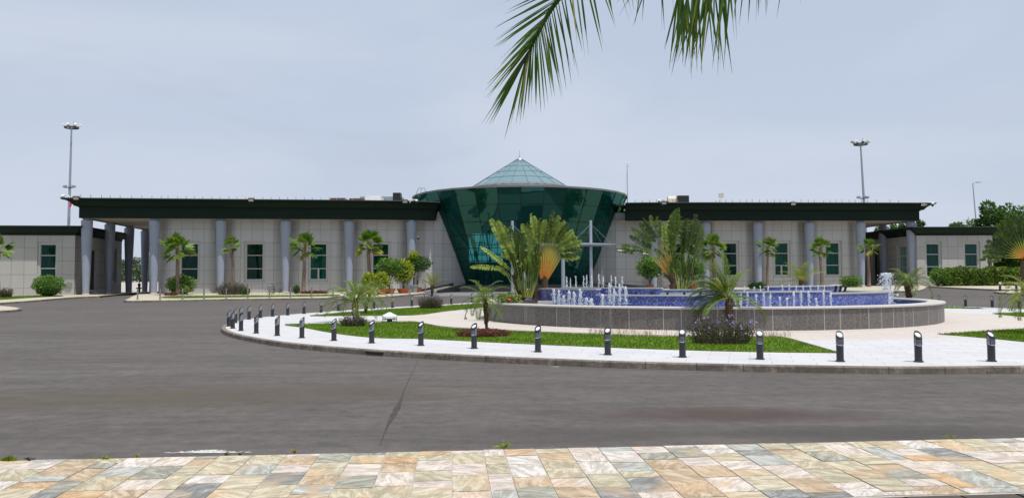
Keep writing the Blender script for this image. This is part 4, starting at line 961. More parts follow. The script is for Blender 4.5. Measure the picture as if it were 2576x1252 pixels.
# ---- water jets
ORD = ['first', 'second', 'third', 'fourth', 'fifth', 'sixth', 'seventh', 'eighth', 'ninth', 'tenth', 'eleventh', 'twelfth', 'thirteenth', 'fourteenth', 'fifteenth', 'sixteenth', 'seventeenth', 'eighteenth', 'nineteenth', 'twentieth', 'twenty-first', 'twenty-second', 'twenty-third', 'twenty-fourth']
def jet(x, y, z0, h, label, group, w=.03, spread=.10, nb=60, crown=False, arcs=5):
    mb = MB()
    pts = []; n = 12; ph = random.random() * 6
    for i in range(n + 1):
        t = i / n; pts.append((.012 * sin(ph + t * 5), .012 * cos(ph + t * 4), t * h * .93))
    mb.tube(pts, [w * (.32 + .9 * (i / n) ** 2) * random.uniform(.65, 1.3) for i in range(n + 1)], 6)
    for _ in range(nb):
        t = 1 - random.random() ** 1.6 * .75; a = random.uniform(0, 2 * pi)
        r = abs(random.gauss(0, spread)) * (1.15 - t * .75 if not crown else 1.0)
        s = random.uniform(.005, .014) * (1.5 if random.random() < .15 else 1)
        mb.blob((r * cos(a), r * sin(a), t * h * random.uniform(.9, 1.04)), (s, s, s * random.uniform(1, 2.6)), 5, 3, .2)
    for q in range(arcs):
        an = random.uniform(0, 2 * pi); rm = random.uniform(.6, 1.5) * spread; h0 = h * random.uniform(.8, 1.0); ns = 9
        for u in range(ns):
            f = (u + random.random() * .6) / ns; s = random.uniform(.005, .012); zq = h0 * (1 - f * f)
            mb.blob((rm * f * cos(an), rm * f * sin(an), zq), (s, s, s * (1.5 + 2.5 * f)), 5, 3, .2)
    for _ in range(9): # frothy top
        s = random.uniform(.5, 1.1) * w; mb.blob((random.gauss(0, w * .7), random.gauss(0, w * .7), h * random.uniform(.8, 1.0)), (s, s, s * 1.7), 6, 4, .3)
    for _ in range(6):
        s = random.uniform(.02, .045); mb.blob((random.gauss(0, .06), random.gauss(0, .06), random.uniform(0, .03)), (s, s, s * .5), 6, 3, .3)
    o = mb.build('water_jet', MAT['jet'], loc=(x, y, z0)); tag(o, label, 'water jet', group); return o
def jrow(data, R_, z0, cluster, grp, **kw):
    data = sorted(data)
    for i, (px, pt) in enumerate(data):
        a = azi(px, R_); x, y = FX + R_ * cos(a), FY + R_ * sin(a); t = VD(px, pt, y).z - z0
        jet(x, y, z0, max(.12, t), 'white water jet, %s from the left %s' % (ORD[i], cluster), grp, **kw)
c7 = lambda l: [((1900 + x / 2.147) / 1.565, (1050 + y / 2.147) / 1.565) for x, y in l]
c8 = lambda l: [((2900 + x / 2.2756) / 1.565, (1000 + y / 2.2756) / 1.565) for x, y in l]
jrow(c7([(600, 190), (642, 200), (683, 245), (728, 205), (770, 215), (825, 190), (875, 262), (920, 268), (1010, 235), (1070, 145), (1112, 190), (1155, 150), (1205, 172)]), 8.95, .6, 'in the front left row before the blue wall', 'water jets before the blue wall, left', w=.024, spread=.10, nb=150, arcs=12)
jrow(c7([(560, 85), (597, 97), (643, 90), (705, 112), (740, 100), (785, 80), (852, 80), (878, 75), (920, 75), (980, 66), (1018, 80), (1083, 75), (1125, 85), (1175, 80)]), 6.3, 1.1, 'in the raised rear row above the left wall', 'water jets on the raised left pool', w=.010, spread=.045, nb=60)
jrow(c8([(35, 365), (95, 345), (170, 365), (232, 350), (298, 362), (380, 388), (440, 395), (510, 345), (572, 330), (638, 340), (708, 395), (772, 330), (832, 350)]), 8.95, .6, 'in the front right row before the blue wall', 'water jets before the blue wall, right', w=.024, spread=.045, nb=80)
jrow(c8([(65, 290), (150, 288), (205, 282), (275, 290), (405, 276), (462, 274), (528, 284), (590, 284), (655, 280), (725, 276), (780, 284)]), 7.75, 1.1, 'in the low row atop the right wall', 'water jets on the raised right pool', w=.012, spread=.03, nb=22)
a = azi(2231, 8.9); jx = VD(2231, 755, 31.5)
mb = MB()
H_ = VD(2231, 687, 31.5).z - .6
for _ in range(1700):
    t = random.random(); side = random.gauss(0, 1)
    if random.random() < .55: zz_ = t * H_; r = (.05 + .11 * max(0, 1 - t * 1.4)) 
    else: zz_ = H_ * (1 - t * t * .95); r = .12 + .22 * t ** .7
    an = random.uniform(0, 2 * pi); s = random.uniform(.006, .017); r *= abs(random.gauss(.8, .35))
    mb.blob((r * cos(an), r * sin(an), zz_), (s, s, s * random.uniform(1, 2.4)), 5, 3, .2)
for _ in range(70):
    s = random.uniform(.018, .045); mb.blob((random.gauss(0, .13), random.gauss(0, .13), random.uniform(0, .42) * H_), (s, s, s * 1.4), 6, 4, .4)
for _ in range(240):
    an = random.uniform(0, 2 * pi); r = random.uniform(.15, .75); s = random.uniform(.01, .035); mb.blob((r * cos(an), r * sin(an), random.uniform(0, .05)), (s, s, s * .6), 5, 3, .2)
tag(mb.build('water_jet', MAT['jet'], loc=(jx.x, 31.5, .6)), 'tall frothy water jet alone in the open pool right of the blue walls', 'water jet')

# ================================================================= bollards
def make_bollard():
    root = empty('bollard_light', (0, 0, 0)); Hh = .65; r = .076
    mb = MB(); mb.lathe([(0, 0), (.102, 0), (.102, .022), (.085, .03), (0, .03)], 24); mb.build('base_plate', MAT['boll'], root, smooth=radians(30))
    def cutcyl(rad, z0, z1, slope, n=24, top=True, bot=False):
        mb = MB(); lo = []; hi = []
        for k in range(n):
            a = 2 * pi * k / n; x, y = rad * cos(a), rad * sin(a)
            lo.append((x, y, z0 + (x * bot if bot else 0))); hi.append((x, y, z1 - x * slope))
        for k in range(n): mb.face([lo[k], lo[(k + 1) % n], hi[(k + 1) % n], hi[k]])
        if top: mb.face(hi)
        return mb
    sl = .95
    cutcyl(r, .02, .375, .45).build('post', MAT['boll'], root, smooth=radians(30))
    cutcyl(.0735, .34, .571, sl * .98).build('lamp', MAT['diff'], root, smooth=radians(30))
    mb = MB(); n = 24
    for q in range(5):
        zc = .395 + q * .037; th = .0145
        for k in range(n):
            P = []
            for a in (2 * pi * k / n, 2 * pi * (k + 1) / n):
                for rr in (.070, .081):
                    for dz in (0, th):
                        x = rr * cos(a); P.append((x, rr * sin(a), zc - x * (.40 + .12 * q) + dz))
            i0, i1, o0, o1, I0, I1, O0, O1 = P
            mb.face([o0, O0, O1, o1]); mb.face([i1, o1, O1, I1]); mb.face([i0, I0, O0, o0])
    mb.build('louvres', MAT['boll'], root)
    mb = MB()
    for k in range(n):
        P = []
        for a in (2 * pi * k / n, 2 * pi * (k + 1) / n):
            for rr in (.056, .080):
                for dz in (0, .026): x = rr * cos(a); P.append((x, rr * sin(a), .568 - x * sl + dz))
        i0, i1, o0, o1, I0, I1, O0, O1 = P
        mb.face([o0, O0, O1, o1]); mb.face([i1, o1, O1, I1]); mb.face([i0, I0, I1, i1][::-1]); mb.face([i0, o0, O0, I0])
    for a in (pi * .25, -pi * .25, pi * .75, -pi * .75):
        x, y = .077 * cos(a), .077 * sin(a); mb.tube([(x, y, .36), (x, y, .575 - x * sl)], .006, 5)
    mb.build('collar', MAT['boll'], root)
    return root
MAT['boll'] = simple('charcoal_paint', (.033, .036, .043), .38, metal=.2, var=.08)
MAT['diff'] = simple('white_diffuser', (.74, .76, .78), .35, var=.03)
b4 = lambda l: [((850 + x / 4.638) / 1.565, (1150 + y / 4.638) / 1.565) for x, y in l]
c6 = lambda l: [((800 + x / 2.147) / 1.565, (1050 + y / 2.147) / 1.565) for x, y in l]
nearb = b4([(235, 622), (308, 660), (458, 702), (737, 748), (1120, 792), (1570, 834)]) + c6([(1105, 623), (1424, 644), (1840, 665), (2290, 690)]) + c7([(468, 719), (1058, 743), (1690, 764)]) + c8([(210, 941), (928, 961), (1630, 965), (2284, 960)])
farb = b4([(355, 560), (455, 528), (605, 495), (812, 468), (1035, 443), (1310, 420), (1608, 393), (1920, 370)]) + c6([(1142, 373), (1443, 353), (1600, 345), (1763, 333), (1927, 325), (2097, 315), (2272, 302), (2445, 280)])
farr = c8([(1815, 463), (2052, 468), (2291, 475), (2533, 484)])
B0 = make_bollard(); used = False
def put_bollard(px, py, lab):
    global used
    p = TP(px, py); o = copy_tree(B0) if used else B0; used = True
    o.location = (p.x, p.y, gz(p.x, p.y)); o.rotation_euler.z = atan2(p.y - FY, p.x - FX) + .25 * 0; tag(o, lab, 'bollard light', 'bollard lights round the island kerb')
for i, (x, y) in enumerate(nearb): put_bollard(x, y, 'charcoal bollard light, %s from the left tip of the island along the near kerb' % ORD[i])
for i, (x, y) in enumerate(farb): put_bollard(x, y, 'charcoal bollard light, %s from the left tip of the island along the far kerb' % ORD[i])
for i, (x, y) in enumerate(farr): put_bollard(x, y, 'charcoal bollard light on the far kerb, %s to the right of the fountain' % ORD[i])
# small post lamps at far right
SP = None
for i, (px, py) in enumerate([(2516, 732), (2557, 733), (2600, 734)]):
    if SP is None:
        SP = empty('garden_lamp', (0, 0, 0)); SP.scale = (.62, .62, .62); mb = MB(); mb.lathe([(0, 0), (.24, 0), (.24, .06), (.15, .08), (.15, .9), (.20, .92), (.20, 1.0), (.13, 1.02)], 14); mb.build('post', MAT['boll'], SP)
        mb = MB(); mb.lathe([(.13, 1.0), (.17, 1.05), (.17, 1.2), (.10, 1.26), (0, 1.27)], 14); mb.build('lamp', MAT['diff'], SP); o = SP
    else: o = copy_tree(SP)
    p = TP(px, py); o.location = (p.x, p.y, gz(p.x, p.y)); tag(o, ['short dark post with white lamp head on the small kerb at far right, fully visible', 'short dark post with white lamp head half hidden by palm fronds at far right', 'short dark post lamp at the right frame edge behind the palm'][i], 'lamp', 'short post lamps at far right')
# thin bollard posts before the left wing
posts = [(346, 753), (402.6, 753.5), (459, 753), (513, 752), (569, 751), (623, 750), (678, 749), (730.5, 748.5), (784, 748), (838, 747.5), (889, 747), (941, 746), (986, 742.5), (1030, 739.5), (1070, 735.5)]
def thinpost(px, py, lab, grp, first=[None]):
    p = TP(px, py)
    if first[0] is None:
        mb = MB(); mb.lathe([(.12, 0), (.12, .03), (.062, .04), (.062, .84), (.05, .88), (0, .89)], 10); first[0] = mb.build('kerb_post', MAT['post']); o = first[0]
    else: o = first[0].copy(); col.objects.link(o)
    o.location = (p.x, p.y, gz(p.x, p.y)); tag(o, lab, 'post', grp)
MAT['post'] = simple('weathered_steel_post', (.22, .21, .19), .5, metal=.3)
for i, (x, y) in enumerate(posts): thinpost(x, y, 'thin grey kerb post before the left wing, %s from the left' % ORD[i], 'thin posts along the left kerb')
for x, y, l in ((1656, 726, 'thin grey post by the potted bush beside the right ramp'), (2253, 727, 'thin grey post on the pavement under the right portico'), (2240, 730, 'short post stub beside the tall jet at the right sidewalk')): thinpost(x, y, l, 'thin posts along the right kerb')
# vent lantern
p = TP(980, 811); V_ = empty('vent_cap', (p.x, p.y, 0), .35, 'small white pyramid-roofed ventilation cap standing at the edge of the front lawn', 'vent')
mb = MB()
for x in (-.24, .24):
    for y in (-.24, .24): mb.box((x, y, .13), (.035, .035, .26))
for z in (.03, .16): 
    for s_ in (-.24, .24): mb.box((0, s_, z), (.45, .025, .03)); mb.box((s_, 0, z), (.025, .45, .03))
mb.build('frame', MAT['galv'], V_)
mb = MB(); mb.face([(-.29, -.29, .24), (.29, -.29, .24), (.29, .29, .24), (-.29, .29, .24)][::-1])
for k in range(4):
    c_ = [(-.29, -.29), (.29, -.29), (.29, .29), (-.29, .29)]; a_, b_ = c_[k], c_[(k + 1) % 4]
    mb.face([(*a_, .24), (*b_, .24), (*b_, .29), (*a_, .29)]); mb.face([(*a_, .29), (*b_, .29), (b_[0] * .12, b_[1] * .12, .44), (a_[0] * .12, a_[1] * .12, .44)])
mb.face([(-.035, -.035, .44), (.035, -.035, .44), (.035, .035, .44), (-.035, .035, .44)]); mb.build('roof', MAT['diff'], V_)
mb = MB(); mb.lathe([(.12, 0), (.12, .16), (0, .16)], 14); mb.build('pipe', MAT['black'], V_)

# ================================================================= vegetation
def rv(s=1): return Vector((random.gauss(0, 1), random.gauss(0, 1), random.gauss(0, 1))) * s
def leafq(mb, c, d, n, l, w, t):   # pointed leaf, c base, d direction, n normal
    d = d.normalized(); s = d.cross(n)
    if s.length < 1e-4: s = Vector((1, 0, 0))
    s = s.normalized(); q = d.cross(s).normalized() * l * .08
    mb.face([c, c + d * l * .5 + s * w * .5 + q, c + d * l, c + d * l * .5 - s * w * .5 + q], t=t)
def fan_leaf(mb, p, d, size, nb=13, t=.5, span=1.25, petiole=.42, twist=0):
    d = d.normalized(); side = d.cross(Vector((0, 0, 1)))
    side = side.normalized() if side.length > .05 else Vector((1, 0, 0)); nrm = side.cross(d); side = side * cos(twist) + nrm * sin(twist); nrm = side.cross(d)
    h = p + d * size * petiole; h.z -= size * .04
    mb.tube([p, p.lerp(h, .5) + Vector((0, 0, size * .02)), h], [.022 * size, .015 * size, .012 * size], 4, False, t=.7)
    fl = size * (1 - petiole) * 1.15
    for k in range(nb):
        a = (k / (nb - 1) - .5) * 2 * span; dd = (d * cos(a) + side * sin(a)).normalized()
        l = fl * (1 - .25 * (abs(a) / span) ** 2) * random.uniform(.85, 1.08); w = l * .098
        s = dd.cross(nrm).normalized() * w * (1 + .35); up = nrm * (.02 if k % 2 else -.01) * l
        m = h + dd * l * .55 + up; e = h + dd * l + Vector((0, 0, -l * random.uniform(.02, .30)))
        mb.face([h, m + s, e, m - s], t=clamp(t + random.uniform(-.12, .12)))
def fan_palm(name, px, pyb, pyc, rpx, Y, label, group, lean=0.0, n=26, tr=.19, dead=.03, base_dz=0, cx=None):
    b = VD(px, pyb, Y); gz0 = gz(b.x, Y); top = VD(cx or px, pyc, Y); k = Y / FP; R_ = rpx * k
    root = empty(name, (b.x, Y, gz0), 0, label, 'palm tree', group); T = top - Vector((b.x, Y, gz0))
    mb = MB(); pts = [Vector((0, 0, -.1))]; 
    for i in range(1, 8): f = i / 8; pts.append(Vector((T.x * f ** 1.5 + .03 * sin(f * 7 + px), .02 * cos(f * 5), T.z * f)))
    pts.append(T - Vector((0, 0, R_ * .05)))
    rr = [tr * (1.5 if i == 0 else 1.12 - .35 * i / 8) * random.uniform(.92, 1.08) for i in range(9)]
    mb.tube(pts, rr, 10); 
    for i in range(40): # leaf-base stubs
        f = random.uniform(.75, 1.0); a = random.uniform(0, 2 * pi); r = tr * .8; c = Vector((T.x * f ** 1.5, 0, T.z * f)); o = Vector((cos(a), sin(a), 0)); mb.tube([c + o * r * .8, c + o * r * 1.6 + Vector((0, 0, .16))], [.05, .02], 4)
    mb.build('trunk', MAT['bark_fan'], root)
    mb = MB()
    n = int(n * .72)
    for i in range(n):
        f = (i + .5) / n; el = radians(90 - 135 * f ** 1.15 + random.uniform(-10, 10)); a = i * 2.39996 + random.uniform(-.6, .6)
        d = Vector((cos(a) * cos(el), sin(a) * cos(el), sin(el)))
        t = .25 + random.uniform(0, .35); 
        if f > .86 and random.random() < dead * 4: t = .95
        fan_leaf(mb, T + d * R_ * .05, d + Vector((0, 0, .05)), R_ * random.uniform(.85, 1.2) * (1.1 if f < .75 else .95), 12, t, span=random.uniform(.95, 1.3), twist=random.uniform(-.7, .7))
    mb.build('crown', MAT['fan'], root); return root
GF = 'fan palms along the terminal walls'
fan_palm('fan_palm', 447, 741, 630, 40, 77, 'fan palm with the widest crown, left of the first left wing window beside a bush', GF, n=30)
fan_palm('fan_palm', 588, 742, 620, 25, 77.5, 'slim small-crowned fan palm rising from a dark bush on the left wing', GF, n=20, tr=.15, cx=582)
fan_palm('fan_palm', 764, 738, 624, 37, 78, 'fan palm with dense crown beside the teal window with a small conifer at its foot', GF, n=30, cx=766)
fan_palm('fan_palm', 929, 737, 616, 36, 77, 'fan palm with yellowing lower leaves before the green window, behind the potted plants', GF, n=32, dead=.3, cx=927)
fan_palm('fan_palm', -6, 745, 628, 32, 74, 'fan palm cut off by the left frame edge before the annex', GF, n=26)
fan_palm('fan_palm', 1797, 722, 626, 35, 82, 'fan palm with broad green crown right behind the feathery palm and traveller palm', GF, n=30, cx=1794)
fan_palm('fan_palm', 1931, 720, 624, 29, 83, 'fan palm left of the second visible right wing window', GF, n=24, tr=.16)
fan_palm('fan_palm', 2067, 720, 627, 29, 83, 'fan palm left of the third visible right wing window, with a slightly bent trunk', GF, n=24, tr=.17, cx=2064)
fan_palm('fan_palm', 2186, 719, 624, 25, 84, 'fan palm with yellow lower leaves beside the right portico column', GF, n=24, dead=.5, tr=.16, cx=2184)
fan_palm('fan_palm', 2494, 718, 649, 22, 84, 'small ragged fan palm growing out of the hedge at far right', GF, n=13, dead=.4, tr=.22, cx=2490)

def frond(mb, p, az, el, Lf, droop, nl=26, ll=.3, t=.4, w=.02, vee=.5, spine_mb=None, curl=0):
    pts = []; d = Vector((cos(az) * cos(el), sin(az) * cos(el), sin(el))); q = Vector(p); n = 14; hor = Vector((cos(az), sin(az), 0)); e = el; a_ = az
    for i in range(n + 1):
        pts.append(q.copy()); e -= droop / n * (.5 + i / n); a_ += curl / n
        q = q + Vector((cos(a_) * cos(e), sin(a_) * cos(e), sin(e))) * Lf / n
    (spine_mb or mb).tube(pts, [.016 * (1 - .8 * i / n) * (Lf / 1.2) + .002 for i in range(n + 1)], 4, False, t=min(1, t + .3))
    for k in range(nl):
        f = .16 + .84 * (k + .5) / nl; x = f * n; i = min(n - 1, int(x)); b = pts[i].lerp(pts[i + 1], x - i); tg = (pts[i + 1] - pts[i]).normalized()
        sd = tg.cross(Vector((0, 0, 1))); sd = sd.normalized() if sd.length > .05 else Vector((1, 0, 0)); up = sd.cross(tg)
        l = ll * (sin(pi * min(1, f * .85 + .13)) ** .6) * random.uniform(.85, 1.1)
        for s_ in (-1, 1):
            dd = (tg * (.75 + .5 * f) + sd * s_ * .9 + up * vee * random.uniform(.3, 1.2)).normalized(); m = b + dd * l * .5; en = b + dd * l + Vector((0, 0, -l * random.uniform(.1, .35)))
            wv = dd.cross(up).normalized() * w * random.uniform(.8, 1.2) * .5
            mb.face([b, m + wv, en, m - wv], t=clamp(t + random.uniform(-.15, .15)))
def feather_palm(px, pyb, pyc, Y, Lf, n, label, mat='phoenix', tr=.11, nl=26, ll=.3, azr=None, elr=(80, 5), droop=1.9, group=None, cx=None, extra=(), z0=None, w=.02, tbase=.4):
    b = VD(px, pyb, Y); g0 = gz(b.x, Y) if z0 is None else z0; top = VD(cx or px, pyc, Y); T = top - Vector((b.x, Y, g0))
    root = empty('feather_palm', (b.x, Y, g0), 0, label, 'palm tree', group)
    mb = MB(); pts = [Vector((0, 0, -.1))] + [Vector((T.x * f * f, 0, T.z * f)) for f in (.2, .4, .6, .8, 1)]
    mb.tube(pts, [tr * .75, tr * .7, tr * .8, tr * .95, tr * 1.15, tr * .7], 9)
    for i in range(int(60)):
        f = random.uniform(.2, 1.0); a = random.uniform(0, 2 * pi); r = tr * (.75 + .3 * f); c = Vector((T.x * f * f, 0, T.z * f)); o = Vector((cos(a), sin(a), 0)); mb.tube([c + o * r * .8, c + o * r * 1.25 + Vector((0, 0, .07))], [.028, .012], 4)
    mb.build('trunk', MAT['bark_dark'], root); mb = MB()
    for i in range(n):
        f = (i + .5) / n; el = radians(elr[0] + (elr[1] - elr[0]) * f + random.uniform(-7, 7)); az = i * 2.39996 + random.uniform(-.3, .3)
        if azr and i % 3: az = random.uniform(*azr)
        frond(mb, T + Vector((cos(az), sin(az), 0)) * tr * .5, az, el, Lf * random.uniform(.8, 1.1), droop * random.uniform(.7, 1.2), nl, ll, t=tbase + random.uniform(-.2, .25), w=w)
    for az, el, L_, dr in extra: frond(mb, T, az, el, L_, dr, nl, ll, t=tbase + .05, w=w)
    mb.build('crown', MAT[mat], root); return root
feather_palm(893, 809, 756, TP(893, 809).y, 1.65, 24, 'young feathery palm with shaggy dark trunk on the left of the front lawn', tr=.13, nl=34, ll=.34, elr=(85, 8), extra=((pi * .98, .15, 1.9, 1.1), (pi * 1.05, .45, 1.7, 1.3), (-.1, .3, 1.5, 1.5), (-.4, -.1, 1.4, 1.2), (pi * 1.1, -.15, 1.5, .8)))
feather_palm(920, 788, 752, TP(920, 788).y, 1.7, 18, 'yellowish feathery palm just behind the shaggy one on the strip by the far kerb', 'phoenix_y', tr=.10, nl=30, ll=.35, elr=(85, 15), cx=926)
feather_palm(1224, 832, 751, TP(1224, 832).y, 1.05, 20, 'slender feathery palm rising from the dark red ground cover before the fountain', tr=.075, nl=30, ll=.26, elr=(82, -35), droop=1.7, cx=1219)
feather_palm(1836, 832, 750, TP(1836, 832).y, 1.6, 26, 'feathery palm leaning left out of the violet flower bush before the fountain', tr=.12, nl=40, ll=.32, azr=(pi * .68, pi * 1.3), elr=(84, -12), droop=1.5, cx=1833, w=.026, extra=((pi * .9, 1.42, 1.55, .5), (pi * 1.1, 1.3, 1.6, .7), (pi, 1.1, 1.5, 1.2), (pi * 1.05, .2, 1.5, 1.2), (pi * .95, -.1, 1.4, .9), (pi * .6, 1.5, 1.7, .35), (pi * 1.2, 0.0, 1.45, 1.0)))
feather_palm(1087, 756, 719, TP(1087, 757).y, 1.45, 16, 'small upswept feathery palm in the violet flower bush on the far strip', 'phoenix_y', tr=.11, nl=24, ll=.28, elr=(85, 25), droop=1.0)
feather_palm(2286, 743, 711, 52, 1.85, 20, 'feathery palm with thick short trunk behind the right end of the fountain', tr=.26, nl=26, ll=.42, elr=(80, 0), droop=1.7, w=.035)
feather_palm(2592, 800, 738, 24.5, 1.2, 22, 'feathery palm cut off by the right frame edge near the kerb', 'phoenix_y', tr=.12, nl=34, ll=.30, elr=(80, -25), droop=1.7)
feather_palm(2015, 719, 706, 80, 2.6, 18, 'low spiky feathery palm before the right wing wall between two fan palms', 'phoenix_y', tr=.2, nl=20, ll=.6, elr=(85, 15), droop=1.0, w=.05)
feather_palm(470, 744, 737, 75, 1.0, 10, 'tiny feathery palm tuft at the foot of the widest fan palm', 'phoenix', tr=.06, nl=14, ll=.3, elr=(85, 25), droop=1.0, w=.03)

# traveller's palms
def rav_leaf(mb, pm, p, d, pet, bl, bw, t, droop=.6, side=None, tear=.5, ptint=(.95, .55), pr=.03):
    d = d.normalized(); q = p + d * pet; n = 5
    for i in range(n):
        a_, b_ = p.lerp(q, i / n), p.lerp(q, (i + 1) / n); a_.z -= 0; pm.tube([a_, b_], [pr * (1 - .6 * i / n), pr * (1 - .6 * (i + 1) / n)], 5, False, t=ptint[0] * 0 + (ptint[1] + (ptint[0] - ptint[1]) * (i / n)))
    side = side or d.cross(Vector((0, 1, 0))).normalized(); m = 32; pts = [q]; dd = d.copy()
    for i in range(m):
        dd = (dd + Vector((0, 0, -1)) * droop / m * (.3 + 1.4 * i / m)).normalized(); pts.append(pts[-1] + dd * bl / m)
    mb.tube(pts, [.02 * (1 - .8 * i / m) for i in range(m + 1)], 4, False, t=.95)
    for s_ in (-1, 1):
        k = 0
        while k < m:
            run = random.choice([1, 1, 2, 2, 3, 4]) if random.random() < tear else 4
            run = min(run, m - k); lift = random.gauss(.05, .15); swp = random.uniform(.25, .6)
            tt = clamp(t + random.uniform(-.16, .16))
            if random.random() < .05 * tear: k += run; continue
            for i in range(k, k + run):
                tg = (pts[i + 1] - pts[i]).normalized(); sd = (side - tg * side.dot(tg)).normalized(); nr = tg.cross(sd)
                def wd(f): return bw * (sin(pi * clamp(f * .86 + .10)) ** .55) * .5
                f0, f1 = i / m, (i + 1) / m; g = .012 * bl / m if run < 3 else 0
                e = []
                for f, pt in ((f0, pts[i]), (f1, pts[i + 1])):
                    e.append(pt + sd * s_ * wd(f) * cos(lift) + nr * wd(f) * (sin(lift) + .25) + tg * swp * wd(f) + Vector((0, 0, -random.uniform(.15, .38) * wd(f) * tear)))
                if i == k: e[0] = e[0] + (e[1] - e[0]) * .34
                if i == k + run - 1: e[1] = e[1] + (e[0] - e[1]) * .34
                mid0 = pts[i].lerp(e[0], .5) + nr * .06 * bw; mid1 = pts[i + 1].lerp(e[1], .5) + nr * .06 * bw
                mb.face([pts[i], pts[i + 1], mid1, mid0], t=tt); mb.face([mid0, mid1, e[1], e[0]], t=clamp(tt + .05))
            k += run
def rav_palm(base, leaves, label, stems=(), trunk=None, px_scale=1):
    root = empty('traveller_palm', base, 0, label, 'palm tree', "traveller's palms beside the fountain"); mb = MB(); pm = MB(); B_ = Vector(base)
    for L_ in leaves:
        (x0, y0, Y0), (x1, y1, Y1), (x2, y2, Y2) = L_[:3]; bw, t, dr, pt, pr = (list(L_[3:]) + [.5, .45, .2, (.35, .9), .03][len(L_) - 3:])[:5]
        a_, b_, c_ = VD(x0, y0, Y0) - B_, VD(x1, y1, Y1) - B_, VD(x2, y2, Y2) - B_
        b_ = b_.lerp(a_, .05); d1 = b_ - a_; d2 = c_ - b_
        # stalk a->b, blade b->c
        pm.tube([a_, a_.lerp(b_, .5) + Vector((0, 0, .02)), b_], [pr, pr * .75, pr * .5], 5, False, t=pt[0]); n = 6
        pm.f = pm.f[:-10]; pm.v = pm.v[:-40]; pm.uv = pm.uv[:-40]; pm.t = pm.t[:-10]; pm.mi = pm.mi[:-10]
        for i in range(n): pm.tube([a_.lerp(b_, i / n), a_.lerp(b_, (i + 1) / n)], [pr * (1 - .5 * i / n), pr * (1 - .5 * (i + 1) / n)], 5, False, t=clamp(pt[0] + (pt[1] - pt[0]) * i / n))
        side = d2.cross(Vector((random.uniform(-.3, .3), 1, random.uniform(-.2, .2)))).normalized()
        if random.random() < .35: side = (side + Vector((0, random.choice([-1, 1]) * .8, 0))).normalized()
        rav_leaf(mb, pm, b_, d2, 0.001, d2.length * 1.05, bw * .66, t, dr, side, 1.0)
    mb.build('leaves', MAT['rav'], root); pm.build('stalks', MAT['rav_pet'], root)
    if trunk:
        tb = MB()
        for pts, r in trunk:
            q = [VD(*p) - B_ for p in pts]; tb.tube(q, r, 9)
            for i in range(len(q) - 1):
                for _ in range(12):
                    c = q[i].lerp(q[i + 1], random.random()); tb.tube([c + rv(.04), c + rv(.05) + Vector((0, -r[0] * .7, .12))], [.02, .006], 4)
        tb.build('trunk', MAT['bark_dark'], root)
    return root
z_ = lambda x, y: ((1500 + x / 1.788) / 1.565, (550 + y / 1.788) / 1.565)      # from crop 3
z4 = lambda x, y: ((2300 + x / 2.087) / 1.565, (700 + y / 2.087) / 1.565)     # from crop 4
def zz3(x, y, Y): a = z_(x, y); return (a[0], a[1], Y)
def zz4(x, y, Y): a = z4(x, y); return (a[0], a[1], Y)
LV = []; Yc_ = 33.4
rg = random.Random(3)
# fan group on the right: stalks from (1150,985) to an arc, blades beyond
# fan: stalk root, blade base, tip
fan = [((1085, 815), (860, 800)), ((1082, 770), (1000, 600)), ((1095, 745), (1060, 530)), ((1110, 730), (1075, 545)), ((1130, 720), (1115, 560)), ((1150, 715), (1150, 570)), ((1165, 715), (1190, 560)), ((1180, 712), (1215, 510)), ((1195, 715), (1245, 540)), ((1210, 718), (1285, 575)), ((1225, 725), (1310, 595)), ((1240, 740), (1345, 640)), ((1250, 755), (1365, 680)), ((1262, 775), (1400, 710)), ((1268, 800), (1395, 770)), ((1270, 825), (1380, 825))]
fan = [q for i in range(len(fan)) for q in ([fan[i]] + ([tuple(((fan[i][k][0] + fan[i + 1][k][0]) / 2 + (k * 5), (fan[i][k][1] + fan[i + 1][k][1]) / 2 + k * 25) for k in (0, 1))] if i < len(fan) - 1 else []))]
for i, (b, c) in enumerate(fan):
    f = i / (len(fan) - 1) - .5; LV.append((zz3(1150 + f * 46, 985 - 22 * cos(f * 3), Yc_ - .02 * (i % 2)), zz3(b[0], b[1], Yc_ - .1 + .05 * (i % 3)), zz3(c[0], c[1], Yc_ - .25 * rg.random()), .62 if i % 2 == 0 else .38, rg.choice([.2, .4, .55, .85, .95]), .12, (.04, .92), .036))
# left group
grp = [((990, 1110), (905, 800), (790, 565), .65), ((985, 1110), (880, 760), (830, 570), .6), ((1000, 1110), (935, 780), (870, 610), .6), ((1010, 1110), (960, 800), (925, 610), .55), ((1020, 1110), (975, 830), (960, 650), .5), ((970, 1110), (860, 900), (640, 870), .35), ((960, 1090), (905, 905), (720, 745), .36), ((1030, 1110), (1010, 840), (1000, 660), .55), ((1040, 1110), (1040, 850), (1050, 640), .5), ((1050, 1110), (1060, 860), (1080, 690), .5), ((1000, 1110), (920, 840), (880, 680), .5), ((980, 1100), (900, 950), (820, 880), .35), ((1015, 1110), (985, 880), (930, 740), .5), ((1045, 1110), (1030, 900), (990, 760), .5), ((1060, 1110), (1075, 930), (1060, 800), .45), ((1035, 1110), (1000, 940), (960, 860), .45), ((1055, 1110), (1055, 950), (1030, 850), .45), ((1020, 1110), (970, 900), (900, 770), .4)]
for a_, b, c, w in grp: LV.append((zz3(*a_, 33.2 + rg.uniform(-.3, .3)), zz3(*b, 33.2 + rg.uniform(-.5, .4)), zz3(*c, 33.1 + rg.uniform(-.7, .5)), w, rg.choice([.2, .35, .5, .65, .9]), .25, (.85, 1.0), .03))
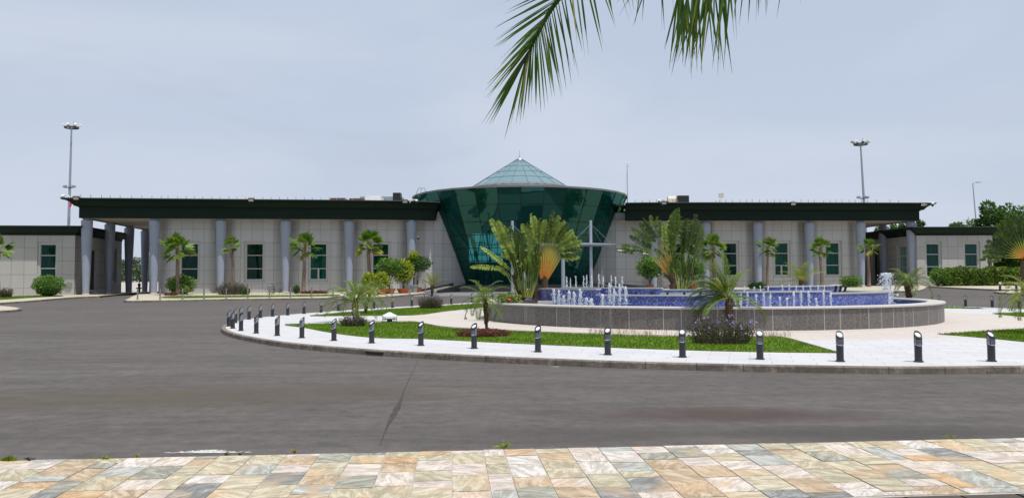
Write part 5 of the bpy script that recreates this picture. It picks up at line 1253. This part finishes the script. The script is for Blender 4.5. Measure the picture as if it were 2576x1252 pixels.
for _ in range(26):
    x = rg.uniform(940, 1110); LV.append((zz3(x * .5 + 510, 1112, 33.1), zz3(x, rg.uniform(900, 1000), 33.1), zz3(x + rg.uniform(-40, 25), rg.uniform(720, 880), 33.0 + rg.uniform(-.5, .3)), rg.uniform(.22, .36), rg.choice([.15, .3, .45, .8]), .2, (.8, 1.), .028))
p0 = zz3(1010, 1110, 33.2); b0 = VD(*p0); b0.z = .8
rav_palm(b0, LV, "largest traveller's palm clump with orange yellow stalk fan at the fountain's left end", trunk=[([zz3(1000, 1125, 33.2), zz3(965, 1040, 33.2), zz3(930, 950, 33.2)], [.15, .12, .09]), ([zz3(1150, 1130, 33.4), zz3(1155, 1060, 33.4), zz3(1150, 975, 33.38)], [.14, .13, .17]), ([zz3(1080, 1125, 33.5), zz3(1100, 1000, 33.5)], [.12, .07])])
# second clump behind the blue wall
LV = []; Y2_ = 46.0
fan2 = [((520, 610), (275, 575)), ((535, 590), (320, 545)), ((545, 560), (385, 470)), ((560, 530), (400, 410)), ((580, 510), (465, 375)), ((600, 480), (490, 330)), ((620, 470), (545, 315)), ((640, 450), (600, 325)), ((660, 600), (650, 375)), ((680, 590), (690, 360)), ((700, 560), (735, 290)), ((715, 560), (765, 262)), ((725, 600), (785, 330))]
for i, (b, c) in enumerate(fan2):
    f = i / (len(fan2) - 1); LV.append((zz4(690 + f * 40, 800 - 45 * f, Y2_), zz4(*b, Y2_ - .1 + .06 * (i % 3)), zz4(*c, Y2_ - .3 * rg.random()), .95 if i > 7 else .62, rg.choice([.15, .35, .5]) if i not in (8, 9) else .9, .14, (.04, 1.0), .045))
grp2 = [((800, 920), (825, 600), (835, 345), 1.2), ((820, 920), (860, 600), (905, 312), 1.2), ((840, 920), (890, 620), (950, 390), 1.2), ((830, 920), (880, 620), (880, 360), 1.1), ((850, 920), (905, 640), (965, 470), .9), ((790, 920), (790, 650), (810, 420), 1.0), ((760, 920), (700, 700), (590, 580), .5), ((770, 920), (730, 700), (690, 540), .7), ((780, 920), (760, 720), (700, 600), .6)]
for a_, b, c, w in grp2: LV.append((zz4(*a_, Y2_ + rg.uniform(-.3, .3)), zz4(*b, Y2_ + rg.uniform(-.3, .3)), zz4(*c, Y2_ + rg.uniform(-.5, .3)), w, rg.choice([.15, .3, .45]), .15, (.8, 1.), .05))
for _ in range(20):
    x = rg.uniform(690, 890); LV.append((zz4(x * .4 + 470, 925, Y2_), zz4(x, rg.uniform(780, 850), Y2_), zz4(x + rg.uniform(-40, 40), rg.uniform(610, 740), Y2_ + rg.uniform(-.6, .3)), rg.uniform(.3, .5), rg.choice([.1, .3, .45, .85]), .25, (.8, 1.), .045))
b0 = VD(*zz4(790, 930, Y2_)); b0.z = gz(b0.x, Y2_)
rav_palm(b0, LV, "traveller's palm clump with fan spread left behind the middle of the blue wall", trunk=[([zz4(735, 940, Y2_), zz4(735, 860, Y2_), zz4(705, 790, Y2_)], [.24, .2, .26]), ([zz4(860, 940, Y2_), zz4(885, 760, Y2_)], [.17, .1])])
# third, at the right frame edge
LV = []; Y3_ = 42.0; z5 = lambda x, y, Y: ((3100 + x / 1.6695) / 1.565, (500 + y / 1.6695) / 1.565, Y)
for i in range(17):
    an = radians(178 - i * 8.2); r0, r1 = 130, 270 + rg.uniform(-15, 15); cx_, cy_ = 1562, 862
    LV.append((z5(cx_ + 14 * cos(an), cy_ - 14 * sin(an), Y3_), z5(cx_ + r0 * 1.02 * cos(an), cy_ - r0 * sin(an), Y3_), z5(cx_ + r1 * cos(an), cy_ - r1 * sin(an), Y3_ - .3 * rg.random()), .68, rg.choice([.0, .05, .15]), .1, (.0, 1.0), .032))
b0 = VD(2580, 735, Y3_); b0.z = gz(b0.x, Y3_)
rav_palm(b0, LV, "traveller's palm fan with orange stalks cut off by the right frame edge", trunk=[([(2580, 745, Y3_), (2580, 700, Y3_), (2577, 655, Y3_)], [.24, .2, .2])])

# bushes
def bush(name, px, py, Y, rx, ry_, rz_, label, cat, mat, n=900, ls=.12, shape='round', group=None, core=.78, trunk=None, z0=None, flowers=0, cube=0.0, mbx=None, lw=.5):
    b = VD(px, py, Y); g0 = gz(b.x, Y) if z0 is None else z0; root = empty(name, (b.x, Y, g0), 0, label, cat, group); zc = rz_ * (.80 if shape == 'bowl' else 1) + (trunk or 0)
    mb = MB()
    for _ in range(n):
        d = rv().normalized()
        if cube: m = max(abs(d.x), abs(d.y), abs(d.z)); d = d.lerp(d / m, cube)
        k = 1 - abs(random.gauss(0, .13)); bump = 1 + .09 * sin(d.x * 7 + px) * sin(d.y * 6) + .06 * sin(d.z * 11 + px)
        if shape == 'bowl' and d.z < 0: k *= 1 - .35 * (-d.z)
        c = Vector((d.x * rx * k * bump, d.y * ry_ * k * bump, zc + d.z * rz_ * k * bump))
        if c.z < .02: c.z = random.uniform(.02, .1)
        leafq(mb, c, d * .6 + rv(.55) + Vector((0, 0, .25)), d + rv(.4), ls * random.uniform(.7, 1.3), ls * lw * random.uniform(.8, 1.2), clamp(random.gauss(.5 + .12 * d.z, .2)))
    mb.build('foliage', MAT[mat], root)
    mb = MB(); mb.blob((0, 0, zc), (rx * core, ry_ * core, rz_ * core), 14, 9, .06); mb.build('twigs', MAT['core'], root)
    if trunk:
        mb = MB(); 
        for s_ in (-1, 0, 1): mb.tube([(.03 * s_, .02 * s_, -.05), (.08 * s_, .04, trunk * .6), (rx * .35 * s_, .05, zc - rz_ * .3)], [.04, .03, .02], 6)
        mb.build('trunk', MAT['bark'], root)
    if flowers:
        mb = MB()
        for _ in range(flowers):
            d = rv().normalized(); c = Vector((d.x * rx, d.y * ry_, zc + abs(d.z) * rz_ * 1.1)); leafq(mb, c, rv(), rv(), .05, .05, random.random()); leafq(mb, c, rv(), rv(), .05, .05, random.random())
        mb.build('flowers', MAT['flower'], root)
    return root
kY = lambda px, Y: px * Y / FP
bush('round_bush', 121, 743, 75, kY(36, 75), 1.4, kY(30, 75), 'large bright green clipped round bush before the left annex window', 'bush', 'green', 2600, .17, 'bowl')
bush('round_bush', 455, 742, 78, kY(36, 78), 1.3, kY(27, 78), 'green round bush behind the widest fan palm on the left wing', 'bush', 'green', 2000, .18, 'bowl')
bush('box_bush', 2141, 718, 82, kY(22, 82), 1.0, kY(13, 82), 'square clipped light green bush between two fan palms on the right wing', 'bush', 'green', 1500, .16, cube=.75)
def hedge():
    a_, b_ = VD(2356, 718, 84), VD(2640, 718, 80); root = empty('hedge', ((a_.x + b_.x) / 2, 83, gz(a_.x, 83)), 0, 'long clipped hedge with yellow-spotted leaves before the right annex', 'hedge')
    mb = MB(); L_ = b_.x - a_.x; h = 1.75
    for _ in range(6500):
        u_ = random.uniform(-L_ / 2, L_ / 2); f = random.random(); wv = .12 * sin(u_ * 1.7) + .1 * sin(u_ * 4.1)
        if f < .72: c = Vector((u_, -.65 + random.uniform(-.1, .12) + wv, random.uniform(.05, h + wv))); d = Vector((0, -1, .3))
        else: c = Vector((u_, random.uniform(-.6, .6), h + random.uniform(-.1, .1) + wv)); d = Vector((0, -.2, 1))
        leafq(mb, c, d + rv(.6), d + rv(.5), random.uniform(.16, .32), .13, clamp(random.gauss(.45, .24)))
    mb.build('foliage', MAT['varieg'], root); mb = MB()
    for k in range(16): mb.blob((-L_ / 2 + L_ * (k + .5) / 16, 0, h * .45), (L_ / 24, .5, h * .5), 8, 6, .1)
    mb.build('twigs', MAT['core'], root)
hedge()
bush('round_bush', 2368, 718, 82.6, 1.15, .9, 1.0, 'bright plain green bush at the left end of the long hedge', 'bush', 'green', 1300, .2)
# potted plants
def pot(px, py, Y, r, h, mat, label, cat='plant pot'):
    b = VD(px, py, Y); g0 = gz(b.x, Y); mb = MB(); mb.lathe([(0, 0), (r * .72, 0), (r, h * .85), (r * 1.08, h * .86), (r * 1.08, h), (r * .95, h), (r * .9, h * .88), (0, h * .86)], 18); o = mb.build('plant_pot', MAT[mat], loc=(b.x, Y, g0)); tag(o, label, cat, 'flower pots beside the left entrance ramp'); return (b.x, g0 + h * .86)
def potted(px, py, Y, r, h, mat, plabel, blabel, rx, rz_, fm, trunk, n, ls):
    x, z = pot(px, py, Y, r, h, mat, plabel)
    p_ = P_px(x, Y, z); bush('potted_shrub', p_, 700, Y, rx, rx, rz_, blabel, 'shrub', fm, n, ls, trunk=trunk, z0=z, core=.6, group='potted shrubs by the entrance')
def P_px(x, Y, z): 
    v = Vector((x, Y, z - HC)); return W / 2 + FP * v.dot(Rv) / v.dot(Fv)
potted(930.5, 743, 72, .5, .55, 'yellowpot', 'yellow plant pot below the fan palm with yellowing leaves', 'spiky yellow-green shrub in the yellow pot', .6, .7, 'yellowleaf', .1, 420, .34)
potted(959.6, 741, 72.5, .55, .5, 'orange', 'terracotta pot holding the round lime shrub, leftmost orange one', 'round lime green shrub in the leftmost terracotta pot', .72, .7, 'yellowleaf', .15, 700, .26)
potted(980, 740, 74, .55, .5, 'orange', 'terracotta pot holding the dense green round tree', 'dense dark green round-headed shrub on thin stems, second terracotta pot', 1.2, .85, 'green', 1.3, 1500, .2)
potted(1014.5, 738, 75, .6, .45, 'orange', 'terracotta pot holding the tall yellow and green variegated shrub', 'tall loose variegated shrub with yellow tips, third terracotta pot', .95, 1.1, 'yellowleaf', .6, 700, .3)
potted(1041, 735, 77.5, .42, .75, 'greypot', 'grey bucket between the terracotta pots', 'yellow-tipped shrub standing tallest above the grey bucket', .45, .5, 'yellowleaf', 2.4, 300, .28)
potted(1050, 734.5, 78.2, .45, .5, 'orange', 'small terracotta pot nearest the entrance ramp', 'wide flat-topped dark green shrub nearest the entrance ramp', 1.35, .75, 'green_dark', 1.7, 1400, .22)
potted(1635, 728, 80, .4, .5, 'orange', 'small terracotta pot beside the right ramp', 'round green shrub in a pot against the wall right of the cone', 1.3, 1.15, 'green', .7, 1500, .24)
potted(1692, 726, 79, .4, .5, 'orange', "terracotta pot hidden behind the second traveller's palm", "round green shrub partly hidden by the second traveller's palm trunk", 1.0, 1.1, 'green', .5, 900, .24)
potted(1745, 726, 79, .4, .5, 'orange', "terracotta pot just right of the second traveller's palm", "round green shrub peeking out right of the second traveller's palm", 1.0, 1.1, 'green', .5, 900, .24)
pot(1805, 728, 76, .75, .55, 'orange', 'wide low terracotta trough behind the leaning feathery palm')
# stem bushes
def stem_bush(name, px, py, Y, rx, ry_, h, label, cat, mat, n=260, flowers=0, lean=.5, ls=.07, z0=None, tl=8):
    b = VD(px, py, Y); g0 = (gz(b.x, Y) if z0 is None else z0); root = empty(name, (b.x, Y, g0), 0, label, cat); mb = MB(); fl = MB()
    for i in range(n):
        a = random.uniform(0, 2 * pi); r = sqrt(random.random()); x, y = cos(a) * r * rx * .72, sin(a) * r * ry_ * .72
        hh = h * random.uniform(.55, 1.1) * (1 - .35 * r * r); tip = Vector((x * (1 + lean * .7) + random.gauss(0, .06), y * (1 + lean * .7), hh)); p = Vector((x, y, 0)); tt = random.gauss(.4, .25)
        s = Vector((.008 + ls * .05, 0, 0)); mb.face([p - s, p + s, tip], t=clamp(tt))
        for k in range(tl):
            f = random.uniform(.2, 1); c = p.lerp(tip, f); leafq(mb, c, rv() + Vector((0, 0, .8)), rv(), ls * random.uniform(.7, 1.3), ls * .4, clamp(tt + random.gauss(0, .2)))
        if i < flowers:
            for k in range(3): leafq(fl, tip + Vector((0, 0, .015)), rv(), rv(), .055 * ls / .07, .055 * ls / .07, random.random())
    mb.build('foliage', MAT[mat], root)
    if flowers: fl.build('flowers', MAT['flower'], root)['kind'] = 'stuff'
    return root
p = TP(1816, 868); stem_bush('violet_flower_bush', 1816, 868, p.y + .45, 1.0, .6, .80, 'loose purple-stemmed bush with violet flowers at the foot of the leaning palm', 'bush', 'purplebush', 330, 46)
p = TP(890, 822); stem_bush('violet_flower_bush', 890, 822, p.y + .3, .62, .45, .46, 'low purple-stemmed flower bush at the foot of the shaggy palm', 'bush', 'purplebush', 240, 14)
p = TP(1083, 777); stem_bush('violet_flower_bush', 1083, 777, p.y + .6, .86, .7, .95, 'dark purple flower bush on the far strip under the upswept palm', 'bush', 'purplebush', 330, 40)
p = TP(1216, 850); stem_bush('red_ground_cover', 1216, 850, p.y + .75, 1.08, .85, .24, 'low mound of dark red ground cover round the slender palm', 'ground cover', 'redleaf', 900, 0, lean=.1, tl=6, ls=.06)
stem_bush('dark_shrub', 583, 744, 75.5, 1.75, .9, 1.35, 'brown-purple shrub at the foot of the slim fan palm', 'shrub', 'purplebush', 260, 0, ls=.16)
stem_bush('dark_shrub', 8, 749, 72, .95, .6, 1.0, 'brown twiggy shrub at the left frame edge', 'shrub', 'purplebush', 160, 0, ls=.15)
stem_bush('red_shrub', 790, 744, 76, 1.6, .5, .32, 'dark red low plants at the foot of the fan palm by the conifer', 'plant', 'redleaf', 220, 0, ls=.12)
stem_bush('red_shrub', 432, 746, 75, .9, .4, .3, 'dark red low plants left of the widest fan palm', 'plant', 'redleaf', 140, 0, ls=.12)
stem_bush('rose_sapling', 690, 745, 76, .9, .4, 1.3, 'thin twiggy sapling with pale blooms before the left wing wall', 'plant', 'green_dark', 14, 3, ls=.2, lean=1.2, tl=5)
stem_bush('dark_shrub', 1905, 722, 78, 1.0, .6, .75, 'low dark shrub behind the right blue wall beside the fan palm trunk', 'shrub', 'green_dark', 140, 0, ls=.2)
bush('small_conifer', 746, 744.5, 76, .3, .3, .42, 'small dark cone-shaped conifer before the left wing', 'conifer', 'green_dark', 700, .14, shape='round', lw=.3)
bush('small_conifer', 618, 746, 74.5, .36, .36, .34, 'small dark clipped shrub at the right foot of the brown-purple shrub', 'shrub', 'green_dark', 500, .12)
p = VD(1282, 757, 32.4); bush('planter_flowers', 1282, 757, 32.4, .5, .3, .2, 'leafy plants with a red bloom on the left rim of the fountain', 'plant', 'varieg', 420, .13, z0=.8, core=.4)
mb = MB(); mb.blob((0, 0, 0), (.07, .05, .045), 8, 5, .3); q = VD(1281, 753, 31.9); tag(mb.build('red_bloom', MAT['redcloth'], loc=q), 'single red bloom among the leafy plants on the fountain rim', 'flower')
# weeds in the seam of the flagstones
def weed(px, py, h, r, label, mat, n, ls, spiky=False):
    p = TP(px, py); root = MB()
    for i in range(n):
        a = random.uniform(0, 2 * pi); rr = random.uniform(.2, 1) * r; tip = Vector((cos(a) * rr, sin(a) * rr * .5, h * random.uniform(.3, 1) * (1.1 - rr / r * .6)))
        if spiky: root.face([(-.006, 0, 0), (.006, 0, 0), tuple(tip * .55 + Vector((.004, 0, .02))), tuple(tip)], t=random.random()); continue
        root.face([(-.002, 0, 0), (.002, 0, 0), tuple(tip)], t=.3)
        for k in range(9): f = .25 + .75 * k / 8; leafq(root, tip * f, rv() + Vector((0, 0, .5)), rv(), ls, ls * .6, random.random())
    tag(root.build('weed', MAT[mat], loc=(p.x, p.y, -.005)), label, 'weed', 'weeds in the pavement seam')
weed(1268, 1126, .10, .17, 'feathery green weed sprouting at the middle of the pavement edge', 'yellowleaf', 26, .018)
weed(22, 1158, .08, .10, 'spiky grass tuft at the left end of the pavement edge', 'blade', 50, .02, True); weed(75, 1157, .06, .07, 'dark thin grass wisps right of the spiky tuft', 'purplebush', 14, .02, True)
weed(262, 1153, .045, .11, 'low sprawling weed on the left pavement edge', 'yellowleaf', 22, .014); weed(345, 1149, .05, .025, 'tiny upright weed left of the white spill', 'yellowleaf', 9, .014)
weed(570, 1144, .04, .035, 'small dark green weed at the right end of the white spill', 'green_dark', 16, .014); weed(603, 1143, .035, .03, 'second small dark weed just right of the white spill', 'green_dark', 10, .013)
weed(740, 1138, .065, .05, 'brownish orange sprig right of the white spill', 'dry', 12, .016); weed(2390, 1096, .015, .12, 'flat patch of green moss weed near the right end of the pavement edge', 'yellowleaf', 30, .01)
# trees
def tree(px, py0, Y, hpx, wpx, label, mat='treeleaf', n=2600, ls=.42, seed=1, trunk_h=.35, cx=0, nclump=14, dens=1.0):
    rn = random.Random(seed); b = VD(px, py0, Y); g0 = gz(b.x, Y); top = VD(px, py0 - hpx, Y); Hh = top.z - g0; Wd = wpx * Y / FP / 2
    root = empty('tree', (b.x, Y, g0), 0, label, 'tree', 'trees beyond the terminal'); tb = MB(); mb = MB()
    fork = Vector((.1, 0, Hh * trunk_h)); tb.tube([(0, 0, -.1), fork * .5, fork], [Hh * .03, Hh * .024, Hh * .02], 8)
    for i in range(nclump):
        a = rn.uniform(0, 2 * pi); r = sqrt(rn.random()) * Wd * .8; z = Hh * rn.uniform(trunk_h + .08, .93) ; r *= (1.1 - ((z / Hh - .6) / .5) ** 2 * .8)
        c = Vector((cos(a) * r, sin(a) * r * .8, z)); cr = Wd * rn.uniform(.22, .4)
        tb.tube([fork, fork.lerp(c, .5) + Vector((0, 0, -.2)), c], [Hh * .012, Hh * .008, Hh * .003], 5)
        for _ in range(int(n / nclump)):
            d = Vector((rn.gauss(0, 1), rn.gauss(0, 1), rn.gauss(0, .75))).normalized(); q = c + d * cr * (1 - abs(rn.gauss(0, .22)))
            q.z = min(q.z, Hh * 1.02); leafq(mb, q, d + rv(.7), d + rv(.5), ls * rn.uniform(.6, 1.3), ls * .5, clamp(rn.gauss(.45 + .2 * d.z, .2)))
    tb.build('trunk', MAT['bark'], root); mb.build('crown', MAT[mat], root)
tree(2500, 716, 108, 212, 120, 'tallest dark leafy tree behind the right annex roof', seed=4, n=6500, ls=.5, nclump=26, trunk_h=.3)
tree(2590, 716, 104, 196, 130, 'dark leafy tree at the right frame edge behind the travellers palm fan', seed=9, n=6000, ls=.5, nclump=24, trunk_h=.2)
tree(2550, 716, 96, 158, 120, 'lower dark tree filling the gap right of the right annex', seed=19, n=9000, ls=.45, nclump=34, trunk_h=.06)
tree(2280, 716, 122, 165, 70, 'tree top showing above the right annex roof under the portico', seed=6, n=2600, ls=.5, nclump=14)
tree(2330, 716, 124, 168, 46, 'small tree top just right of the right portico column', seed=12, n=2000, ls=.5, nclump=10)
tree(2412, 716, 126, 156, 66, 'low tree top over the middle of the right annex roof', seed=8, n=2200, ls=.5, nclump=12)
tree(2232, 716, 128, 158, 50, 'faint small tree top at the left end of the right annex roof', seed=15, n=1200, ls=.45, nclump=8)
tree(352, 706, 230, 62, 60, 'grey-green bare-branched tree seen through the gap, between the far posts', 'greytree', n=1300, ls=.8, seed=3, nclump=12, trunk_h=.2)
tree(385, 706, 240, 64, 40, 'grey-green tree right of the far post in the gap', 'greytree', n=1400, ls=.8, seed=5, nclump=10, trunk_h=.3)
tree(300, 706, 235, 50, 70, 'grey-green far tree behind the portico columns', 'greytree', n=1300, ls=.8, seed=31, nclump=10, trunk_h=.3)
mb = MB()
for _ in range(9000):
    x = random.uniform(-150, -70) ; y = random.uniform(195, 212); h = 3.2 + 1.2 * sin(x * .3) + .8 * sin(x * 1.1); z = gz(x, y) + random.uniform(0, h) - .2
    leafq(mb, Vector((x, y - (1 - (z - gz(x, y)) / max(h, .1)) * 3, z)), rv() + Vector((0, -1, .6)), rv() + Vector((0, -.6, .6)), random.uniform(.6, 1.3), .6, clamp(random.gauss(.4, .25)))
tag(mb.build('far_scrub', MAT['greytree']), 'green scrub bank far off beyond the apron', kind='stuff')
sheet('far_field', [(-400, 156.5), (400, 156.5), (400, 420), (-400, 420)], MAT['lawn'], -.148)

# ================================================================= coconut palm overhead
CR = Vector((1.7, .5, 5.3)); CB = Vector((1.9, -2.0, 0)); CP = empty('coconut_palm', CB, 0, 'coconut palm overhead whose fronds hang into the top of the view', 'palm tree')
mb = MB(); mb.tube([(0, 0, -.1), (-.05, .5, 1.6), (-.1, 1.5, 3.6), CR - CB], [.19, .14, .13, .14], 12); mb.build('trunk', MAT['bark'], CP)
def coco_frond(ctrl, nl, l0, seed, ang=((.62, .15), (1.05, .45)), start=.3, sag=.12, name='frond', lw=.024, hang=0.0, jit=.05, skip=0.0, plane=True, tip=.66):
    rn = random.Random(seed); mb = MB(); P_ = [Vector(c) - CB for c in ctrl]; pts = []
    n = 60
    for i in range(n + 1):
        t = i / n * (len(P_) - 1); k = min(len(P_) - 2, int(t)); f = t - k; p0, p1, p2, p3 = P_[max(0, k - 1)], P_[k], P_[k + 1], P_[min(len(P_) - 1, k + 2)]
        pts.append(.5 * ((2 * p1) + (p2 - p0) * f + (2 * p0 - 5 * p1 + 4 * p2 - p3) * f * f + (3 * p1 - p0 - 3 * p2 + p3) * f ** 3))
    mb.tube(pts, [.026 * (1 - .93 * i / n) + .0012 for i in range(n + 1)], 6, False, t=.45)
    for k in range(nl):
        f = start + (1 - start) * (k + .5) / nl; x = f * n; i = min(n - 1, int(x)); b = pts[i].lerp(pts[i + 1], x - i); tg = (pts[i + 1] - pts[i]).normalized()
        sd = tg.cross(Vector((0, 1, 0)) if plane else Vector((0, 0, 1))).normalized(); up = sd.cross(tg).normalized()
        g = (f - start) / (1 - start)
        for s_, (a0, a1) in ((-1, ang[0]), (1, ang[1])):
            if rn.random() < skip: continue
            l = l0 * (1 - (1 - tip) * g ** 2.2 - (.25 if tip == 1 and .6 < g < .9 else 0)) * rn.uniform(.8, 1.06) * (1.1 if g > .97 else 1); a = a0 + (a1 - a0) * (g ** 1.25) + rn.gauss(0, jit)
            d = (tg * cos(a) + sd * s_ * sin(a) + up * rn.gauss(-.12, .16)); d = (d * (1 - hang) + Vector((rn.gauss(0, .10), rn.gauss(0, .1), -1)) * hang).normalized()
            q = b.copy(); dd = d.copy(); m = 8; w = lw * rn.uniform(.75, 1.15) * .5; tt = clamp(rn.gauss(.35, .2) + (.5 if rn.random() < .08 else 0)); prev = None
            snap = rn.uniform(.5, .9) if rn.random() < .35 else 2; nrm = (Vector((0, -1, 0)) + Vector((rn.gauss(0, .3), 0, rn.gauss(0, .3)))).normalized()
            for j in range(m + 1):
                u_ = j / m; ww = w * (.55 + 1.1 * u_ if u_ < .4 else max(.07, (1 - ((u_ - .4) / .6) ** 1.6)))
                if u_ > snap: ww *= .45
                s2 = dd.cross(nrm).normalized() * ww; e = (q + s2, q - s2)
                if prev: mb.face([prev[0], prev[1], e[1], e[0]], t=tt if j < m - 1 else clamp(tt + .25))
                prev = e; q = q + dd * l / m; dd = (dd + Vector((0, 0, -1)) * sag / m * (.4 + u_)).normalized()
    mb.build(name, MAT['coco'], CP)
A = lambda x, y, Y: VD(x, y, Y)
coco_frond([CR, A(1840, -520, 2.9), A(1560, -180, 3.6), A(1404, 0, 3.8), A(1350, 92, 3.84), A(1322, 150, 3.86)], 62, .42, 5, ang=((.60, .06), (1.5, .12)), start=.16, sag=.10, lw=.0098, jit=.045, tip=.9)
coco_frond([CR, A(2250, -700, 2.9), A(2020, -300, 3.4), A(1860, -130, 3.65), A(1765, -62, 3.7), A(1706, -25, 3.7)], 28, .52, 8, ang=((1.0, .5), (1.0, .5)), start=.62, hang=.86, sag=.1, lw=.0110, skip=.0)
coco_frond([CR, A(2400, -700, 3.0), A(2240, -330, 3.6), A(2000, -150, 3.9), A(1850, -90, 4.0)], 22, .44, 12, ang=((1.0, .6), (1.0, .6)), start=.4, hang=.86, sag=.1, lw=.009, skip=.35)
coco_frond([CR, A(1900, -760, 2.8), A(1780, -420, 3.2), A(1690, -150, 3.4), A(1620, -80, 3.45)], 22, .36, 22, ang=((.9, .5), (.9, .5)), start=.6, hang=.6, sag=.1, lw=.008, skip=.5, jit=.25)
coco_frond([CR, (2.9, .2, 5.8), (4.0, -.3, 5.2), (4.8, -.8, 3.9)], 40, .5, 3, plane=False, start=.2, sag=.8); coco_frond([CR, (.7, -.3, 5.9), (-.3, -1.4, 5.4), (-1.0, -2.2, 4.2)], 40, .5, 4, plane=False, start=.2, sag=.8); coco_frond([CR, (2.0, -1.0, 6.0), (2.4, -2.4, 5.4), (2.6, -3.4, 4.2)], 40, .5, 6, plane=False, start=.2, sag=.8)

# ================================================================= sky and light
w_ = bpy.data.worlds.new('World'); sc.world = w_; w_.use_nodes = True; nt = w_.node_tree; nt.nodes.clear()
EL, PHI = radians(71), radians(40)     # sun high, ahead-right of the facades' outward side
sun_dir = Vector((sin(PHI) * cos(EL), -cos(PHI) * cos(EL), sin(EL)))
out = nt.nodes.new('ShaderNodeOutputWorld'); bg = nt.nodes.new('ShaderNodeBackground')
sky = nt.nodes.new('ShaderNodeTexSky'); sky.sky_type = 'NISHITA'; sky.sun_disc = False; sky.sun_elevation = EL
sky.sun_rotation = atan2(sun_dir.x, sun_dir.y); sky.air_density = 1.2; sky.dust_density = 3.5; sky.ozone_density = 1.5; sky.altitude = 0
SKYS = .1
tc = nt.nodes.new('ShaderNodeTexCoord').outputs['Generated']
s = sep(nt, tc); 
n1 = noise(nt, 1.5, 7, .52, mapv(nt, tc, (1.0, 1.0, 2.4), loc=(3.1, 1.2, .4)), dist=.5); n2 = noise(nt, 2.2, 6, .55, mapv(nt, tc, (1, 1, 3), loc=(.3, 5, 1)), dist=.4)
hz = ramp(nt, s[2], [(0., .78), (.12, .60), (.40, .38), (1, .25)])
cl = math_n(nt, 'MULTIPLY', ramp(nt, n1, [(.45, 0.), (.70, 1.)]), .55)
fac = math_n(nt, 'MINIMUM', math_n(nt, 'ADD', hz, cl), 1.0)
k = 1 / SKYS
cc = mixc(nt, .80, sky.outputs[0], (.455 * k, .548 * k, .725 * k))
cc = mixc(nt, fac, cc, (.60 * k, .658 * k, .768 * k))
gl = ramp(nt, s[0], [(.0, 1.), (1., 1.)])
cc = mixc(nt, ramp(nt, n2, [(.56, 0.), (.75, .35)]), cc, (.42 * k, .46 * k, .58 * k))
L(nt, cc, bg.inputs[0]); bg.inputs[1].default_value = SKYS; L(nt, bg.outputs[0], out.inputs[0])
sl = bpy.data.lights.new('sun', 'SUN'); sl.energy = 4.0; sl.angle = radians(.5); sl.color = (1, .955, .88); so = bpy.data.objects.new('sun', sl); col.objects.link(so)
so.rotation_euler = (-sun_dir).to_track_quat('-Z', 'Y').to_euler(); so.location = (0, 0, 50)
sc.view_settings.view_transform = 'Standard'; sc.view_settings.look = 'None'; sc.view_settings.gamma = 1; sc.view_settings.exposure = .06
sc.render.resolution_x, sc.render.resolution_y = 1024, 497
sc.render.engine = 'CYCLES'
try: sc.cycles.transparent_max_bounces = 24; sc.cycles.max_bounces = 6
except Exception: pass
